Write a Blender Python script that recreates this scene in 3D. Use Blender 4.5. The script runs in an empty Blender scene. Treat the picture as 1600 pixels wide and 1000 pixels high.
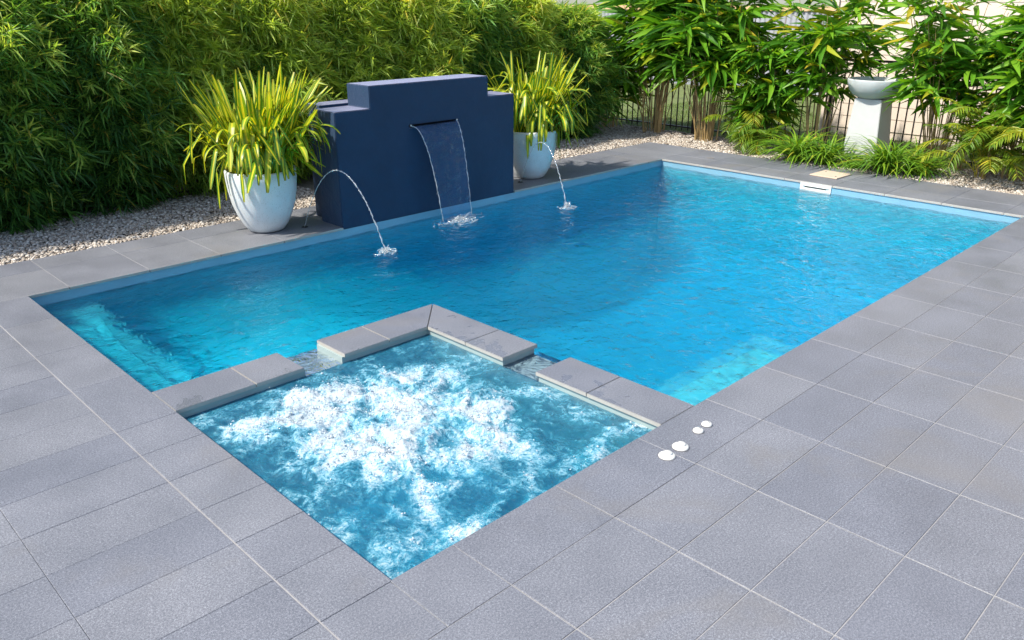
import bpy, bmesh, math, random
import numpy as np
from mathutils import Vector, Matrix

random.seed(7)
RNG = np.random.default_rng(11)
R = math.radians
PI = math.pi
scene = bpy.context.scene
COL = scene.collection

# ------------------------------------------------------------------ camera, sky, sun, exposure
cam_d = bpy.data.cameras.new("camera")
cam = bpy.data.objects.new("camera", cam_d)
COL.objects.link(cam)
CAM = Vector((-1.407, -6.458, 2.009))
cam.location = CAM
cam.rotation_euler = (1.196, 0, -0.778)
cam_d.sensor_width = 36.0
cam_d.lens = 36.0 * 1275.6 / 1600
cam_d.clip_start = 0.05
cam_d.clip_end = 2000
scene.camera = cam

SUN_TO = Vector((-0.78, 0.24, 1.0)).normalized()      # towards the sun: behind the hedge, a little to the left
world = bpy.data.worlds.new("World")
scene.world = world
world.use_nodes = True
wn = world.node_tree
for n in list(wn.nodes):
    wn.nodes.remove(n)
sky = wn.nodes.new("ShaderNodeTexSky")
sky.sky_type = 'NISHITA'
sky.sun_disc = False
sky.sun_elevation = math.asin(SUN_TO.z)
sky.sun_rotation = math.atan2(SUN_TO.x, SUN_TO.y)
sky.air_density = 1.0
sky.dust_density = 1.2
bg = wn.nodes.new("ShaderNodeBackground")
bg.inputs['Strength'].default_value = 0.15
wo = wn.nodes.new("ShaderNodeOutputWorld")
wn.links.new(sky.outputs[0], bg.inputs[0])
wn.links.new(bg.outputs[0], wo.inputs[0])

sun_d = bpy.data.lights.new("sun", 'SUN')
sun_d.energy = 4.5
sun_d.angle = R(2.0)
sun_d.color = (1.0, 0.93, 0.80)
sun = bpy.data.objects.new("sun", sun_d)
sun.rotation_euler = SUN_TO.to_track_quat('Z', 'Y').to_euler()
sun.location = (0, 0, 20)
COL.objects.link(sun)

scene.view_settings.view_transform = 'Standard'
scene.view_settings.look = 'None'
scene.view_settings.gamma = 1
scene.view_settings.exposure = 0.8
scene.view_settings.use_curve_mapping = False
scene.cycles.max_bounces = 10
scene.cycles.transparent_max_bounces = 24
scene.cycles.transmission_bounces = 8
scene.cycles.caustics_refractive = True
scene.cycles.caustics_reflective = False
scene.cycles.blur_glossy = 0.6
scene.cycles.sample_clamp_indirect = 4.0

# ------------------------------------------------------------------ node helpers
def new_mat(name):
    m = bpy.data.materials.new(name)
    m.use_nodes = True
    nt = m.node_tree
    for n in list(nt.nodes):
        nt.nodes.remove(n)
    out = nt.nodes.new("ShaderNodeOutputMaterial")
    return m, nt, out

def N(nt, t, **kw):
    n = nt.nodes.new(t)
    for k, v in kw.items():
        if hasattr(n, k) and k not in n.inputs:
            setattr(n, k, v)
        else:
            n.inputs[k].default_value = v
    return n

def LK(nt, a, b):
    nt.links.new(a, b)

def ramp(nt, fac, stops):
    r = nt.nodes.new("ShaderNodeValToRGB")
    el = r.color_ramp.elements
    while len(el) > 1:
        el.remove(el[-1])
    el[0].position = stops[0][0]
    el[0].color = stops[0][1]
    for p, c in stops[1:]:
        e = el.new(p)
        e.color = c
    LK(nt, fac, r.inputs[0])
    return r

def g(v, a=1):
    return (v, v, v, a)

def noise(nt, vec, scale, detail=4, rough=0.55, dist=0.0):
    n = N(nt, "ShaderNodeTexNoise", Scale=scale, Detail=detail, Roughness=rough, Distortion=dist)
    if vec is not None:
        LK(nt, vec, n.inputs['Vector'])
    return n

def mixc(nt, fac, a, b, mode='MIX'):
    m = nt.nodes.new("ShaderNodeMix")
    m.data_type = 'RGBA'
    m.blend_type = mode
    for s, v in ((0, fac), (6, a), (7, b)):
        if hasattr(v, 'is_output'):
            LK(nt, v, m.inputs[s])
        else:
            m.inputs[s].default_value = v
    return m.outputs[2]

def math_n(nt, op, a, b=None, c=None, clamp=False):
    m = nt.nodes.new("ShaderNodeMath")
    m.operation = op
    m.use_clamp = clamp
    for i, v in enumerate((a, b, c)):
        if v is None:
            continue
        if hasattr(v, 'is_output'):
            LK(nt, v, m.inputs[i])
        else:
            m.inputs[i].default_value = v
    return m.outputs[0]

def pos(nt):
    return nt.nodes.new("ShaderNodeNewGeometry").outputs['Position']

def bump(nt, h, strength=0.3, dist=0.01):
    b = N(nt, "ShaderNodeBump", Strength=strength, Distance=dist)
    LK(nt, h, b.inputs['Height'])
    return b.outputs[0]

def simple_mat(name, col, rough=0.6, var=0.15, scale=20, bumps=0.15, bdist=0.004, metallic=0.0, spec=0.5):
    m, nt, out = new_mat(name)
    p = pos(nt)
    n1 = noise(nt, p, scale, 5)
    n2 = noise(nt, p, scale * 0.13, 3)
    f = math_n(nt, 'ADD', math_n(nt, 'MULTIPLY', n1.outputs[0], 0.5), math_n(nt, 'MULTIPLY', n2.outputs[0], 0.5))
    r = ramp(nt, f, [(0.3, tuple(c * (1 - var) for c in col) + (1,)), (0.7, tuple(min(1, c * (1 + var)) for c in col) + (1,))])
    b = N(nt, "ShaderNodeBsdfPrincipled", Roughness=rough, Metallic=metallic)
    b.inputs['Specular IOR Level'].default_value = spec
    LK(nt, r.outputs[0], b.inputs['Base Color'])
    if bumps:
        LK(nt, bump(nt, n1.outputs[0], bumps, bdist), b.inputs['Normal'])
    LK(nt, b.outputs[0], out.inputs[0])
    return m

# ------------------------------------------------------------------ materials
def tile_mat(name, side=False):
    m, nt, out = new_mat(name)
    p = pos(nt)
    oi = nt.nodes.new("ShaderNodeObjectInfo")
    sp = noise(nt, p, 330, 2, 0.7)                      # granite speckle
    sp2 = noise(nt, p, 120, 3, 0.6)
    mo = noise(nt, p, 2.2, 5, 0.6)                      # soft mottling
    st = noise(nt, p, 1.1, 4, 0.6, 0.6)                 # brownish stains
    f = math_n(nt, 'ADD', math_n(nt, 'MULTIPLY', sp.outputs[0], 0.62), math_n(nt, 'MULTIPLY', sp2.outputs[0], 0.38))
    base = ramp(nt, f, [(0.34, (0.058, 0.062, 0.074, 1)), (0.5, (0.132, 0.139, 0.163, 1)), (0.66, (0.30, 0.31, 0.345, 1))]).outputs[0]
    m1 = ramp(nt, mo.outputs[0], [(0.3, g(0.86)), (0.7, g(1.10))]).outputs[0]
    base = mixc(nt, 1.0, base, m1, 'MULTIPLY')
    rv = ramp(nt, oi.outputs['Random'], [(0, (0.90, 0.91, 0.94, 1)), (1, (1.07, 1.06, 1.04, 1))]).outputs[0]
    base = mixc(nt, 1.0, base, rv, 'MULTIPLY')
    sm = ramp(nt, st.outputs[0], [(0.56, g(0)), (0.72, g(0.5))]).outputs[0]
    base = mixc(nt, sm, base, (0.155, 0.145, 0.135, 1))
    b = N(nt, "ShaderNodeBsdfPrincipled", Roughness=0.5)
    b.inputs['Specular IOR Level'].default_value = 0.55
    rr = ramp(nt, mo.outputs[0], [(0.3, g(0.42)), (0.7, g(0.6))]).outputs[0]
    # water splashed out of the spa: wet patches close to its rim
    vd = nt.nodes.new("ShaderNodeVectorMath"); vd.operation = 'SUBTRACT'
    LK(nt, p, vd.inputs[0]); vd.inputs[1].default_value = (0.95, -3.35, 0)
    va_ = nt.nodes.new("ShaderNodeVectorMath"); va_.operation = 'ABSOLUTE'; LK(nt, vd.outputs[0], va_.inputs[0])
    sxy = nt.nodes.new("ShaderNodeSeparateXYZ"); LK(nt, va_.outputs[0], sxy.inputs[0])
    dm = math_n(nt, 'MAXIMUM', sxy.outputs[0], sxy.outputs[1])
    wn_ = noise(nt, p, 5.5, 5, 0.6, 0.4)
    wet = math_n(nt, 'SUBTRACT', math_n(nt, 'MULTIPLY', wn_.outputs[0], 1.35), math_n(nt, 'MULTIPLY', math_n(nt, 'SUBTRACT', dm, 0.85), 0.85))
    wet = ramp(nt, wet, [(0.72, g(0)), (0.80, g(1))]).outputs[0]
    base = mixc(nt, wet, base, mixc(nt, 1.0, base, g(0.83), 'MULTIPLY'))
    rr = mixc(nt, wet, rr, g(0.12))
    LK(nt, rr, b.inputs['Roughness'])
    LK(nt, base, b.inputs['Base Color'])
    LK(nt, bump(nt, sp2.outputs[0], 0.25, 0.002), b.inputs['Normal'])
    LK(nt, b.outputs[0], out.inputs[0])
    return m

M_tile = tile_mat("grey_tile")
M_edge = simple_mat("tile_edge", (0.34, 0.325, 0.30), 0.6, 0.1, 60)
M_grout = simple_mat("grout", (0.27, 0.265, 0.27), 0.85, 0.25, 6)
M_groutd = simple_mat("dark_grout", (0.16, 0.155, 0.16), 0.85, 0.2, 8)

def basin_mat(name, col):
    m, nt, out = new_mat(name)
    p = pos(nt)
    n1 = noise(nt, p, 3.0, 4)
    r = ramp(nt, n1.outputs[0], [(0.3, tuple(c * 0.93 for c in col) + (1,)), (0.7, tuple(c * 1.05 for c in col) + (1,))])
    b = N(nt, "ShaderNodeBsdfPrincipled", Roughness=0.35)
    LK(nt, r.outputs[0], b.inputs['Base Color'])
    LK(nt, b.outputs[0], out.inputs[0])
    return m
M_basin = basin_mat("fibreglass_shell", (0.16, 0.56, 0.71))
M_band = basin_mat("shell_waterline", (0.17, 0.34, 0.45))
M_spawall = basin_mat("spa_wall", (0.28, 0.35, 0.345))

def water_mat(name, sigma, ripple_scale, ripple, foam=False):
    m, nt, out = new_mat(name)
    p = pos(nt)
    mp = N(nt, "ShaderNodeMapping")
    mp.inputs['Scale'].default_value = (1.0, 1.0, 0.0)
    LK(nt, p, mp.inputs[0])
    n1 = noise(nt, mp.outputs[0], ripple_scale, 3, 0.55, 0.5)
    n2 = noise(nt, mp.outputs[0], ripple_scale * 3.1, 2, 0.5, 0.3)
    h = math_n(nt, 'ADD', n1.outputs[0], math_n(nt, 'MULTIPLY', n2.outputs[0], 0.22))
    nrm = bump(nt, h, 1.0, ripple)
    fr = N(nt, "ShaderNodeFresnel", IOR=1.33)
    LK(nt, nrm, fr.inputs['Normal'])
    refr = N(nt, "ShaderNodeBsdfRefraction", IOR=1.33, Roughness=0.0)
    LK(nt, nrm, refr.inputs['Normal'])
    tr = N(nt, "ShaderNodeBsdfTransparent")
    mx0 = nt.nodes.new("ShaderNodeMixShader")
    mx0.inputs[0].default_value = WATER_REFR
    LK(nt, tr.outputs[0], mx0.inputs[1])
    LK(nt, refr.outputs[0], mx0.inputs[2])
    gl = N(nt, "ShaderNodeBsdfGlossy", Roughness=0.02)
    LK(nt, nrm, gl.inputs['Normal'])
    mx = nt.nodes.new("ShaderNodeMixShader")
    LK(nt, fr.outputs[0], mx.inputs[0])
    LK(nt, mx0.outputs[0], mx.inputs[1])
    LK(nt, gl.outputs[0], mx.inputs[2])
    surf = mx.outputs[0]
    if foam:
        at = N(nt, "ShaderNodeAttribute", attribute_name="foam")
        f1 = noise(nt, mp.outputs[0], 9, 7, 0.62, 1.6)
        f2 = noise(nt, mp.outputs[0], 30, 8, 0.66, 1.0)
        rid = math_n(nt, 'ABSOLUTE', math_n(nt, 'SUBTRACT', f1.outputs[0], 0.5))
        rid = math_n(nt, 'MULTIPLY', rid, -2.4)
        f3 = noise(nt, mp.outputs[0], 24, 6, 0.62, 2.2)
        rid3 = math_n(nt, 'MULTIPLY', math_n(nt, 'ABSOLUTE', math_n(nt, 'SUBTRACT', f3.outputs[0], 0.5)), -2.3)
        rid3 = math_n(nt, 'ADD', rid3, 0.19)                # fine stringy threads of froth
        v = math_n(nt, 'ADD', math_n(nt, 'ADD', at.outputs['Fac'], rid), rid3)
        v = math_n(nt, 'ADD', v, math_n(nt, 'MULTIPLY', math_n(nt, 'SUBTRACT', f2.outputs[0], 0.5), 0.9))
        mask = ramp(nt, v, [(0.0, g(0.38)), (0.30, g(0.45)), (0.52, g(0.70)), (0.85, g(1.0))])
        fc = ramp(nt, v, [(0.0, (0.015, 0.20, 0.34, 1)), (0.35, (0.06, 0.33, 0.47, 1)), (0.62, (0.20, 0.42, 0.52, 1)), (1.0, (0.46, 0.52, 0.555, 1))])
        fd = ramp(nt, f2.outputs[0], [(0.30, (0.50, 0.68, 0.78, 1)), (0.47, (0.82, 0.92, 0.97, 1)), (0.58, (1, 1, 1, 1))])
        fb = N(nt, "ShaderNodeBsdfPrincipled", Roughness=0.5)
        LK(nt, mixc(nt, 1.0, fc.outputs[0], fd.outputs[0], 'MULTIPLY'), fb.inputs['Base Color'])
        LK(nt, bump(nt, f2.outputs[0], 0.8, 0.016), fb.inputs['Normal'])
        mf = nt.nodes.new("ShaderNodeMixShader")
        LK(nt, mask.outputs[0], mf.inputs[0])
        LK(nt, surf, mf.inputs[1])
        LK(nt, fb.outputs[0], mf.inputs[2])
        surf = mf.outputs[0]
    LK(nt, surf, out.inputs[0])
    d = max(sigma)
    va = N(nt, "ShaderNodeVolumeAbsorption", Density=d)
    va.inputs['Color'].default_value = tuple(1 - s / d for s in sigma) + (1,)
    LK(nt, va.outputs[0], out.inputs['Volume'])
    return m
WATER_REFR = 0.5
M_water = water_mat("pool_water", (2.2, 0.115, 0.035), 7.5, 0.042)
M_spawater = water_mat("spa_water", (2.4, 0.20, 0.05), 14.0, 0.02, foam=True)

def leaf_mat(name, stops, trans=0.35, rough=0.42, attr=True, stripe=None, spec=0.5):
    m, nt, out = new_mat(name)
    if attr:
        a = N(nt, "ShaderNodeAttribute", attribute_name="tint").outputs['Fac']
    else:
        a = nt.nodes.new("ShaderNodeObjectInfo").outputs['Random']
    c = ramp(nt, a, stops).outputs[0]
    if stripe:
        u = N(nt, "ShaderNodeAttribute", attribute_name="across").outputs['Fac']     # 0 midrib .. 1 margin
        w = noise(nt, pos(nt), 9, 2)
        thr = math_n(nt, 'ADD', u, math_n(nt, 'MULTIPLY', math_n(nt, 'SUBTRACT', w.outputs[0], 0.5), 0.5))
        sm = ramp(nt, thr, [(0.28, g(1)), (0.38, g(0))]).outputs[0]
        c = mixc(nt, sm, c, stripe)
        t = N(nt, "ShaderNodeAttribute", attribute_name="along").outputs['Fac']
        tip = ramp(nt, t, [(0.95, g(0)), (0.995, g(0.45))]).outputs[0]
        c = mixc(nt, tip, c, (0.20, 0.09, 0.02, 1))
    b = N(nt, "ShaderNodeBsdfPrincipled", Roughness=rough)
    b.inputs['Specular IOR Level'].default_value = spec
    LK(nt, c, b.inputs['Base Color'])
    t = N(nt, "ShaderNodeBsdfTranslucent")
    tc = mixc(nt, 1.0, c, (1.25, 1.15, 0.45, 1), 'MULTIPLY')
    LK(nt, tc, t.inputs[0])
    mx = nt.nodes.new("ShaderNodeMixShader")
    mx.inputs[0].default_value = trans
    LK(nt, b.outputs[0], mx.inputs[1])
    LK(nt, t.outputs[0], mx.inputs[2])
    LK(nt, mx.outputs[0], out.inputs[0])
    return m

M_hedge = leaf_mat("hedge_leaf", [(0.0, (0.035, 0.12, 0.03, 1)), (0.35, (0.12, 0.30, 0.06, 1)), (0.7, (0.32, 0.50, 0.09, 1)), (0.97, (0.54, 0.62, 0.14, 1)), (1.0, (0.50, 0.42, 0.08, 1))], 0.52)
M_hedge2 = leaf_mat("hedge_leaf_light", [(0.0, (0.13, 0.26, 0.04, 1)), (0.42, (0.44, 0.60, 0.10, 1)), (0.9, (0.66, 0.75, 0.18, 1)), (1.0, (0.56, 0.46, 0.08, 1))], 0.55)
BROAD = [(0.0, (0.05, 0.17, 0.012, 1)), (0.5, (0.11, 0.30, 0.018, 1)), (0.88, (0.22, 0.42, 0.024, 1)), (0.97, (0.42, 0.42, 0.03, 1)), (1.0, (0.55, 0.42, 0.04, 1))]
M_broad = leaf_mat("broad_leaf", BROAD, 0.45)
M_broado = leaf_mat("broad_leaf_single", BROAD, 0.45, attr=False)
M_palm = leaf_mat("palm_leaflet", [(0.0, (0.07, 0.17, 0.015, 1)), (0.5, (0.18, 0.28, 0.02, 1)), (0.8, (0.40, 0.40, 0.03, 1)), (1.0, (0.62, 0.50, 0.04, 1))], 0.4)
M_tuft = leaf_mat("tuft_blade", [(0.0, (0.04, 0.14, 0.015, 1)), (0.55, (0.14, 0.30, 0.02, 1)), (0.92, (0.30, 0.42, 0.03, 1)), (1.0, (0.50, 0.46, 0.05, 1))], 0.35)
M_strap = leaf_mat("striped_strap_leaf", [(0.0, (0.055, 0.16, 0.012, 1)), (0.6, (0.14, 0.29, 0.014, 1)), (1.0, (0.36, 0.44, 0.02, 1))], 0.42, 0.36, attr=False, stripe=(0.66, 0.60, 0.035, 1))
M_grass = leaf_mat("lawn_blade", [(0.0, (0.03, 0.09, 0.012, 1)), (0.7, (0.09, 0.18, 0.02, 1)), (1.0, (0.24, 0.26, 0.05, 1))], 0.3)
M_cane = simple_mat("cane", (0.36, 0.25, 0.11), 0.5, 0.35, 25)
M_stem = simple_mat("hedge_stem", (0.10, 0.095, 0.035), 0.6, 0.3, 25)
M_navy = None
def navy():
    m, nt, out = new_mat("navy_render")
    p = pos(nt)
    n1 = noise(nt, p, 140, 4, 0.7)
    n2 = noise(nt, p, 2.4, 4, 0.6)
    c = ramp(nt, n2.outputs[0], [(0.3, (0.006, 0.028, 0.068, 1)), (0.7, (0.009, 0.036, 0.084, 1))]).outputs[0]
    # sunlight on the level tops, painted into the colour as pale lilac
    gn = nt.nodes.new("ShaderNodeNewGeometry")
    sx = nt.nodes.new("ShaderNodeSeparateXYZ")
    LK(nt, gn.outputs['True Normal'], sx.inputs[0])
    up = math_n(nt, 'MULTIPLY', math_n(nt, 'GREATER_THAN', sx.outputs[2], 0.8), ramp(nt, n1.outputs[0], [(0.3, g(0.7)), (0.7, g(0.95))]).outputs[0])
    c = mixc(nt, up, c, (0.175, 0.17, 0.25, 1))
    b = N(nt, "ShaderNodeBsdfPrincipled", Roughness=0.55)
    b.inputs['Specular IOR Level'].default_value = 0.22
    b.inputs['Sheen Weight'].default_value = 1.0
    b.inputs['Sheen Roughness'].default_value = 0.35
    b.inputs['Sheen Tint'].default_value = (0.80, 0.78, 1.0, 1)
    LK(nt, c, b.inputs['Base Color'])
    n3 = noise(nt, p, 9, 5, 0.65, 0.8)                  # trowel marks
    hh_ = math_n(nt, 'ADD', math_n(nt, 'MULTIPLY', n1.outputs[0], 0.35), n3.outputs[0])
    LK(nt, bump(nt, hh_, 0.5, 0.008), b.inputs['Normal'])
    LK(nt, b.outputs[0], out.inputs[0])
    return m
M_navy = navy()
def terrazzo():
    m, nt, out = new_mat("white_terrazzo")
    p = pos(nt)
    v = N(nt, "ShaderNodeTexVoronoi", Scale=190.0)
    LK(nt, p, v.inputs['Vector'])
    n2 = noise(nt, p, 5, 4)
    spk = ramp(nt, v.outputs['Color'], [(0.80, g(1)), (0.9, (0.72, 0.70, 0.66, 1))]).outputs[0]
    c = ramp(nt, n2.outputs[0], [(0.3, (0.56, 0.60, 0.63, 1)), (0.7, (0.66, 0.69, 0.71, 1))]).outputs[0]
    c = mixc(nt, 1.0, c, spk, 'MULTIPLY')
    b = N(nt, "ShaderNodeBsdfPrincipled", Roughness=0.5)
    LK(nt, c, b.inputs['Base Color'])
    LK(nt, bump(nt, v.outputs['Distance'], 0.15, 0.002), b.inputs['Normal'])
    LK(nt, b.outputs[0], out.inputs[0])
    return m
M_pot = terrazzo()
M_soil = simple_mat("potting_soil", (0.05, 0.035, 0.022), 0.9, 0.4, 60, 0.8, 0.02)
M_white = simple_mat("white_plastic", (0.60, 0.60, 0.57), 0.35, 0.03, 30, 0)
M_bath = simple_mat("white_concrete", (0.42, 0.43, 0.44), 0.55, 0.06, 12, 0.1)
M_bowl = simple_mat("pale_grey_concrete", (0.42, 0.45, 0.46), 0.6, 0.12, 9, 0.2)
M_black = simple_mat("black_powdercoat", (0.018, 0.017, 0.017), 0.4, 0.1, 30, 0)
M_dark = simple_mat("dark_hole", (0.015, 0.015, 0.017), 0.6, 0.1, 30, 0)
M_lid = simple_mat("beige_lid", (0.50, 0.40, 0.31), 0.6, 0.1, 25)
M_board = simple_mat("cream_board", (0.60, 0.51, 0.44), 0.6, 0.05, 5, 0.05)
M_greyfence = simple_mat("grey_steel_sheet", (0.30, 0.31, 0.36), 0.5, 0.08, 8, 0)
M_tan = simple_mat("tan_capping", (0.55, 0.36, 0.20), 0.6, 0.1, 8, 0)
M_bed = simple_mat("gravel_bed", (0.17, 0.145, 0.12), 0.95, 0.35, 70, 0.8, 0.02)
M_lawn = simple_mat("lawn_ground", (0.10, 0.13, 0.035), 0.95, 0.4, 18, 0.5, 0.03)

def pebble():
    m, nt, out = new_mat("pebble")
    a = N(nt, "ShaderNodeAttribute", attribute_name="tint").outputs['Fac']
    c = ramp(nt, a, [(0.0, (0.20, 0.155, 0.12, 1)), (0.25, (0.30, 0.25, 0.205, 1)), (0.6, (0.41, 0.36, 0.31, 1)), (1.0, (0.58, 0.54, 0.49, 1))]).outputs[0]
    n = noise(nt, pos(nt), 90, 3)
    c = mixc(nt, 1.0, c, ramp(nt, n.outputs[0], [(0.3, g(0.8)), (0.7, g(1.1))]).outputs[0], 'MULTIPLY')
    b = N(nt, "ShaderNodeBsdfPrincipled", Roughness=0.6)
    LK(nt, c, b.inputs['Base Color'])
    LK(nt, b.outputs[0], out.inputs[0])
    return m
M_pebble = pebble()

def spray_mat(name, alpha):
    m, nt, out = new_mat(name)
    gl = N(nt, "ShaderNodeBsdfGlossy", Roughness=0.12)
    df = N(nt, "ShaderNodeBsdfTranslucent")
    df.inputs[0].default_value = (0.85, 0.92, 0.97, 1)
    d2 = N(nt, "ShaderNodeBsdfDiffuse")
    d2.inputs[0].default_value = (0.85, 0.92, 0.97, 1)
    m0 = nt.nodes.new("ShaderNodeMixShader"); m0.inputs[0].default_value = 0.5
    LK(nt, df.outputs[0], m0.inputs[1]); LK(nt, d2.outputs[0], m0.inputs[2])
    m1 = nt.nodes.new("ShaderNodeMixShader"); m1.inputs[0].default_value = 0.35
    LK(nt, m0.outputs[0], m1.inputs[1]); LK(nt, gl.outputs[0], m1.inputs[2])
    tr = N(nt, "ShaderNodeBsdfTransparent")
    m2 = nt.nodes.new("ShaderNodeMixShader"); m2.inputs[0].default_value = alpha
    LK(nt, tr.outputs[0], m2.inputs[1]); LK(nt, m1.outputs[0], m2.inputs[2])
    LK(nt, m2.outputs[0], out.inputs[0])
    return m
M_spray = spray_mat("white_spray", 0.6)
M_jet = spray_mat("jet_water", 0.45)
M_foam = spray_mat("foam_droplets", 0.9)

def sheet_mat(name="falling_sheet_water", air=0.12):
    m, nt, out = new_mat(name)
    p = pos(nt)
    mp = N(nt, "ShaderNodeMapping"); mp.inputs['Scale'].default_value = (6.0, 6.0, 14.0)
    LK(nt, p, mp.inputs[0])
    n = noise(nt, mp.outputs[0], 1.0, 4, 0.6, 1.2)
    nb = bump(nt, n.outputs[0], 1.0, 0.05)
    gl = N(nt, "ShaderNodeBsdfGlossy", Roughness=0.04); LK(nt, nb, gl.inputs['Normal'])
    tr = N(nt, "ShaderNodeBsdfTransparent"); tr.inputs[0].default_value = (0.80, 0.90, 1.0, 1)
    fr = N(nt, "ShaderNodeFresnel", IOR=1.45); LK(nt, nb, fr.inputs['Normal'])
    f2 = math_n(nt, 'MULTIPLY', fr.outputs[0], 0.85, clamp=True)
    aer = N(nt, "ShaderNodeBsdfDiffuse"); aer.inputs[0].default_value = (0.05, 0.20, 0.50, 1)      # fine air in the sheet
    m_a = nt.nodes.new("ShaderNodeMixShader"); m_a.inputs[0].default_value = air
    LK(nt, tr.outputs[0], m_a.inputs[1]); LK(nt, aer.outputs[0], m_a.inputs[2])
    mx = nt.nodes.new("ShaderNodeMixShader")
    LK(nt, f2, mx.inputs[0]); LK(nt, m_a.outputs[0], mx.inputs[1]); LK(nt, gl.outputs[0], mx.inputs[2])
    LK(nt, mx.outputs[0], out.inputs[0])
    return m
M_sheet = sheet_mat()
M_thin = sheet_mat("spillway_film", 0.0)

# ------------------------------------------------------------------ object helpers
def tag(o, label=None, cat=None, group=None, kind=None):
    if label: o['label'] = label
    if cat: o['category'] = cat
    if group: o['group'] = group
    if kind: o['kind'] = kind
    return o

def empty(name, loc=(0, 0, 0), rz=0.0):
    o = bpy.data.objects.new(name, None)
    COL.objects.link(o)
    o.location = loc
    o.rotation_euler = (0, 0, rz)
    o.empty_display_size = 0.1
    return o

def link(name, me, parent=None, loc=None):
    o = bpy.data.objects.new(name, me)
    COL.objects.link(o)
    if parent: o.parent = parent
    if loc is not None: o.location = loc
    return o

def bm_obj(name, bm, mats, parent=None, smooth=False, loc=None):
    me = bpy.data.meshes.new(name)
    bm.to_mesh(me)
    bm.free()
    if not isinstance(mats, (list, tuple)): mats = [mats]
    for m in mats: me.materials.append(m)
    if smooth:
        me.polygons.foreach_set('use_smooth', [True] * len(me.polygons))
    return link(name, me, parent, loc)

def np_mesh(name, V, F, mat, attrs=None, smooth=False):
    """V (n,3), F (m,k) all faces with k corners"""
    me = bpy.data.meshes.new(name)
    F = np.asarray(F, np.int32)
    k = F.shape[1]
    me.vertices.add(len(V)); me.vertices.foreach_set('co', np.asarray(V, np.float32).ravel())
    me.loops.add(F.size); me.loops.foreach_set('vertex_index', F.ravel())
    me.polygons.add(len(F)); me.polygons.foreach_set('loop_start', np.arange(0, F.size, k, dtype=np.int32))
    me.polygons.foreach_set('loop_total', np.full(len(F), k, np.int32))
    if smooth: me.polygons.foreach_set('use_smooth', np.ones(len(F), bool))
    me.materials.append(mat)
    me.update(calc_edges=True)
    if attrs:
        for an, arr in attrs.items():
            a = me.attributes.new(an, 'FLOAT', 'POINT')
            a.data.foreach_set('value', np.asarray(arr, np.float32))
    return me

def add_box(bm, x0, x1, y0, y1, z0, z1, mi=0, bev=0.0):
    vs = [bm.verts.new(p) for p in ((x0, y0, z0), (x1, y0, z0), (x1, y1, z0), (x0, y1, z0), (x0, y0, z1), (x1, y0, z1), (x1, y1, z1), (x0, y1, z1))]
    fs = [bm.faces.new([vs[i] for i in q]) for q in ((3, 2, 1, 0), (4, 5, 6, 7), (0, 1, 5, 4), (1, 2, 6, 5), (2, 3, 7, 6), (3, 0, 4, 7))]
    for f in fs: f.material_index = mi
    if bev:
        es = set()
        for f in fs: es.update(f.edges)
        bmesh.ops.bevel(bm, geom=list(es), offset=bev, segments=2, affect='EDGES', profile=0.5)
    return fs

def lathe(bm, prof, seg=40, c=(0, 0, 0), mi=0):
    rings = []
    for r, z in prof:
        rings.append([bm.verts.new((c[0] + r * math.cos(2 * PI * i / seg), c[1] + r * math.sin(2 * PI * i / seg), c[2] + z)) for i in range(seg)] if r > 1e-5 else [bm.verts.new((c[0], c[1], c[2] + z))])
    for a, b in zip(rings, rings[1:]):
        for i in range(seg):
            j = (i + 1) % seg
            if len(a) == 1 and len(b) > 1: f = bm.faces.new((a[0], b[i], b[j]))
            elif len(b) == 1 and len(a) > 1: f = bm.faces.new((a[i], b[0], a[j]))
            elif len(a) > 1: f = bm.faces.new((a[i], b[i], b[j], a[j]))
            else: continue
            f.material_index = mi

def tube_np(P, rad, seg=6):
    """tube along points P with radii"""
    P = np.asarray(P, float); n = len(P)
    rad = np.broadcast_to(np.asarray(rad, float), (n,))
    T = np.gradient(P, axis=0); T /= np.linalg.norm(T, axis=1)[:, None] + 1e-9
    up = np.array([0.31, 0.17, 0.93])
    A = np.cross(T, up); A /= np.linalg.norm(A, axis=1)[:, None] + 1e-9
    B = np.cross(T, A)
    th = np.arange(seg) * 2 * PI / seg
    V = P[:, None, :] + rad[:, None, None] * (np.cos(th)[None, :, None] * A[:, None, :] + np.sin(th)[None, :, None] * B[:, None, :])
    V = V.reshape(-1, 3)
    i, j = np.meshgrid(np.arange(n - 1), np.arange(seg), indexing='ij')
    j2 = (j + 1) % seg
    F = np.stack([i * seg + j, i * seg + j2, (i + 1) * seg + j2, (i + 1) * seg + j], -1).reshape(-1, 4)
    return V, F

class Soup:
    def __init__(s): s.V = []; s.F = []; s.T = []; s.n = 0
    def add(s, V, F, t=0.5):
        s.V.append(V); s.F.append(np.asarray(F) + s.n); s.n += len(V)
        s.T.append(np.broadcast_to(np.asarray(t, float), (len(V),)))
    def mesh(s, name, mat, smooth=False):
        return np_mesh(name, np.concatenate(s.V), np.concatenate(s.F), mat, {'tint': np.concatenate(s.T)}, smooth)

def unit(a):
    return a / (np.linalg.norm(a, axis=-1, keepdims=True) + 1e-9)

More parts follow.
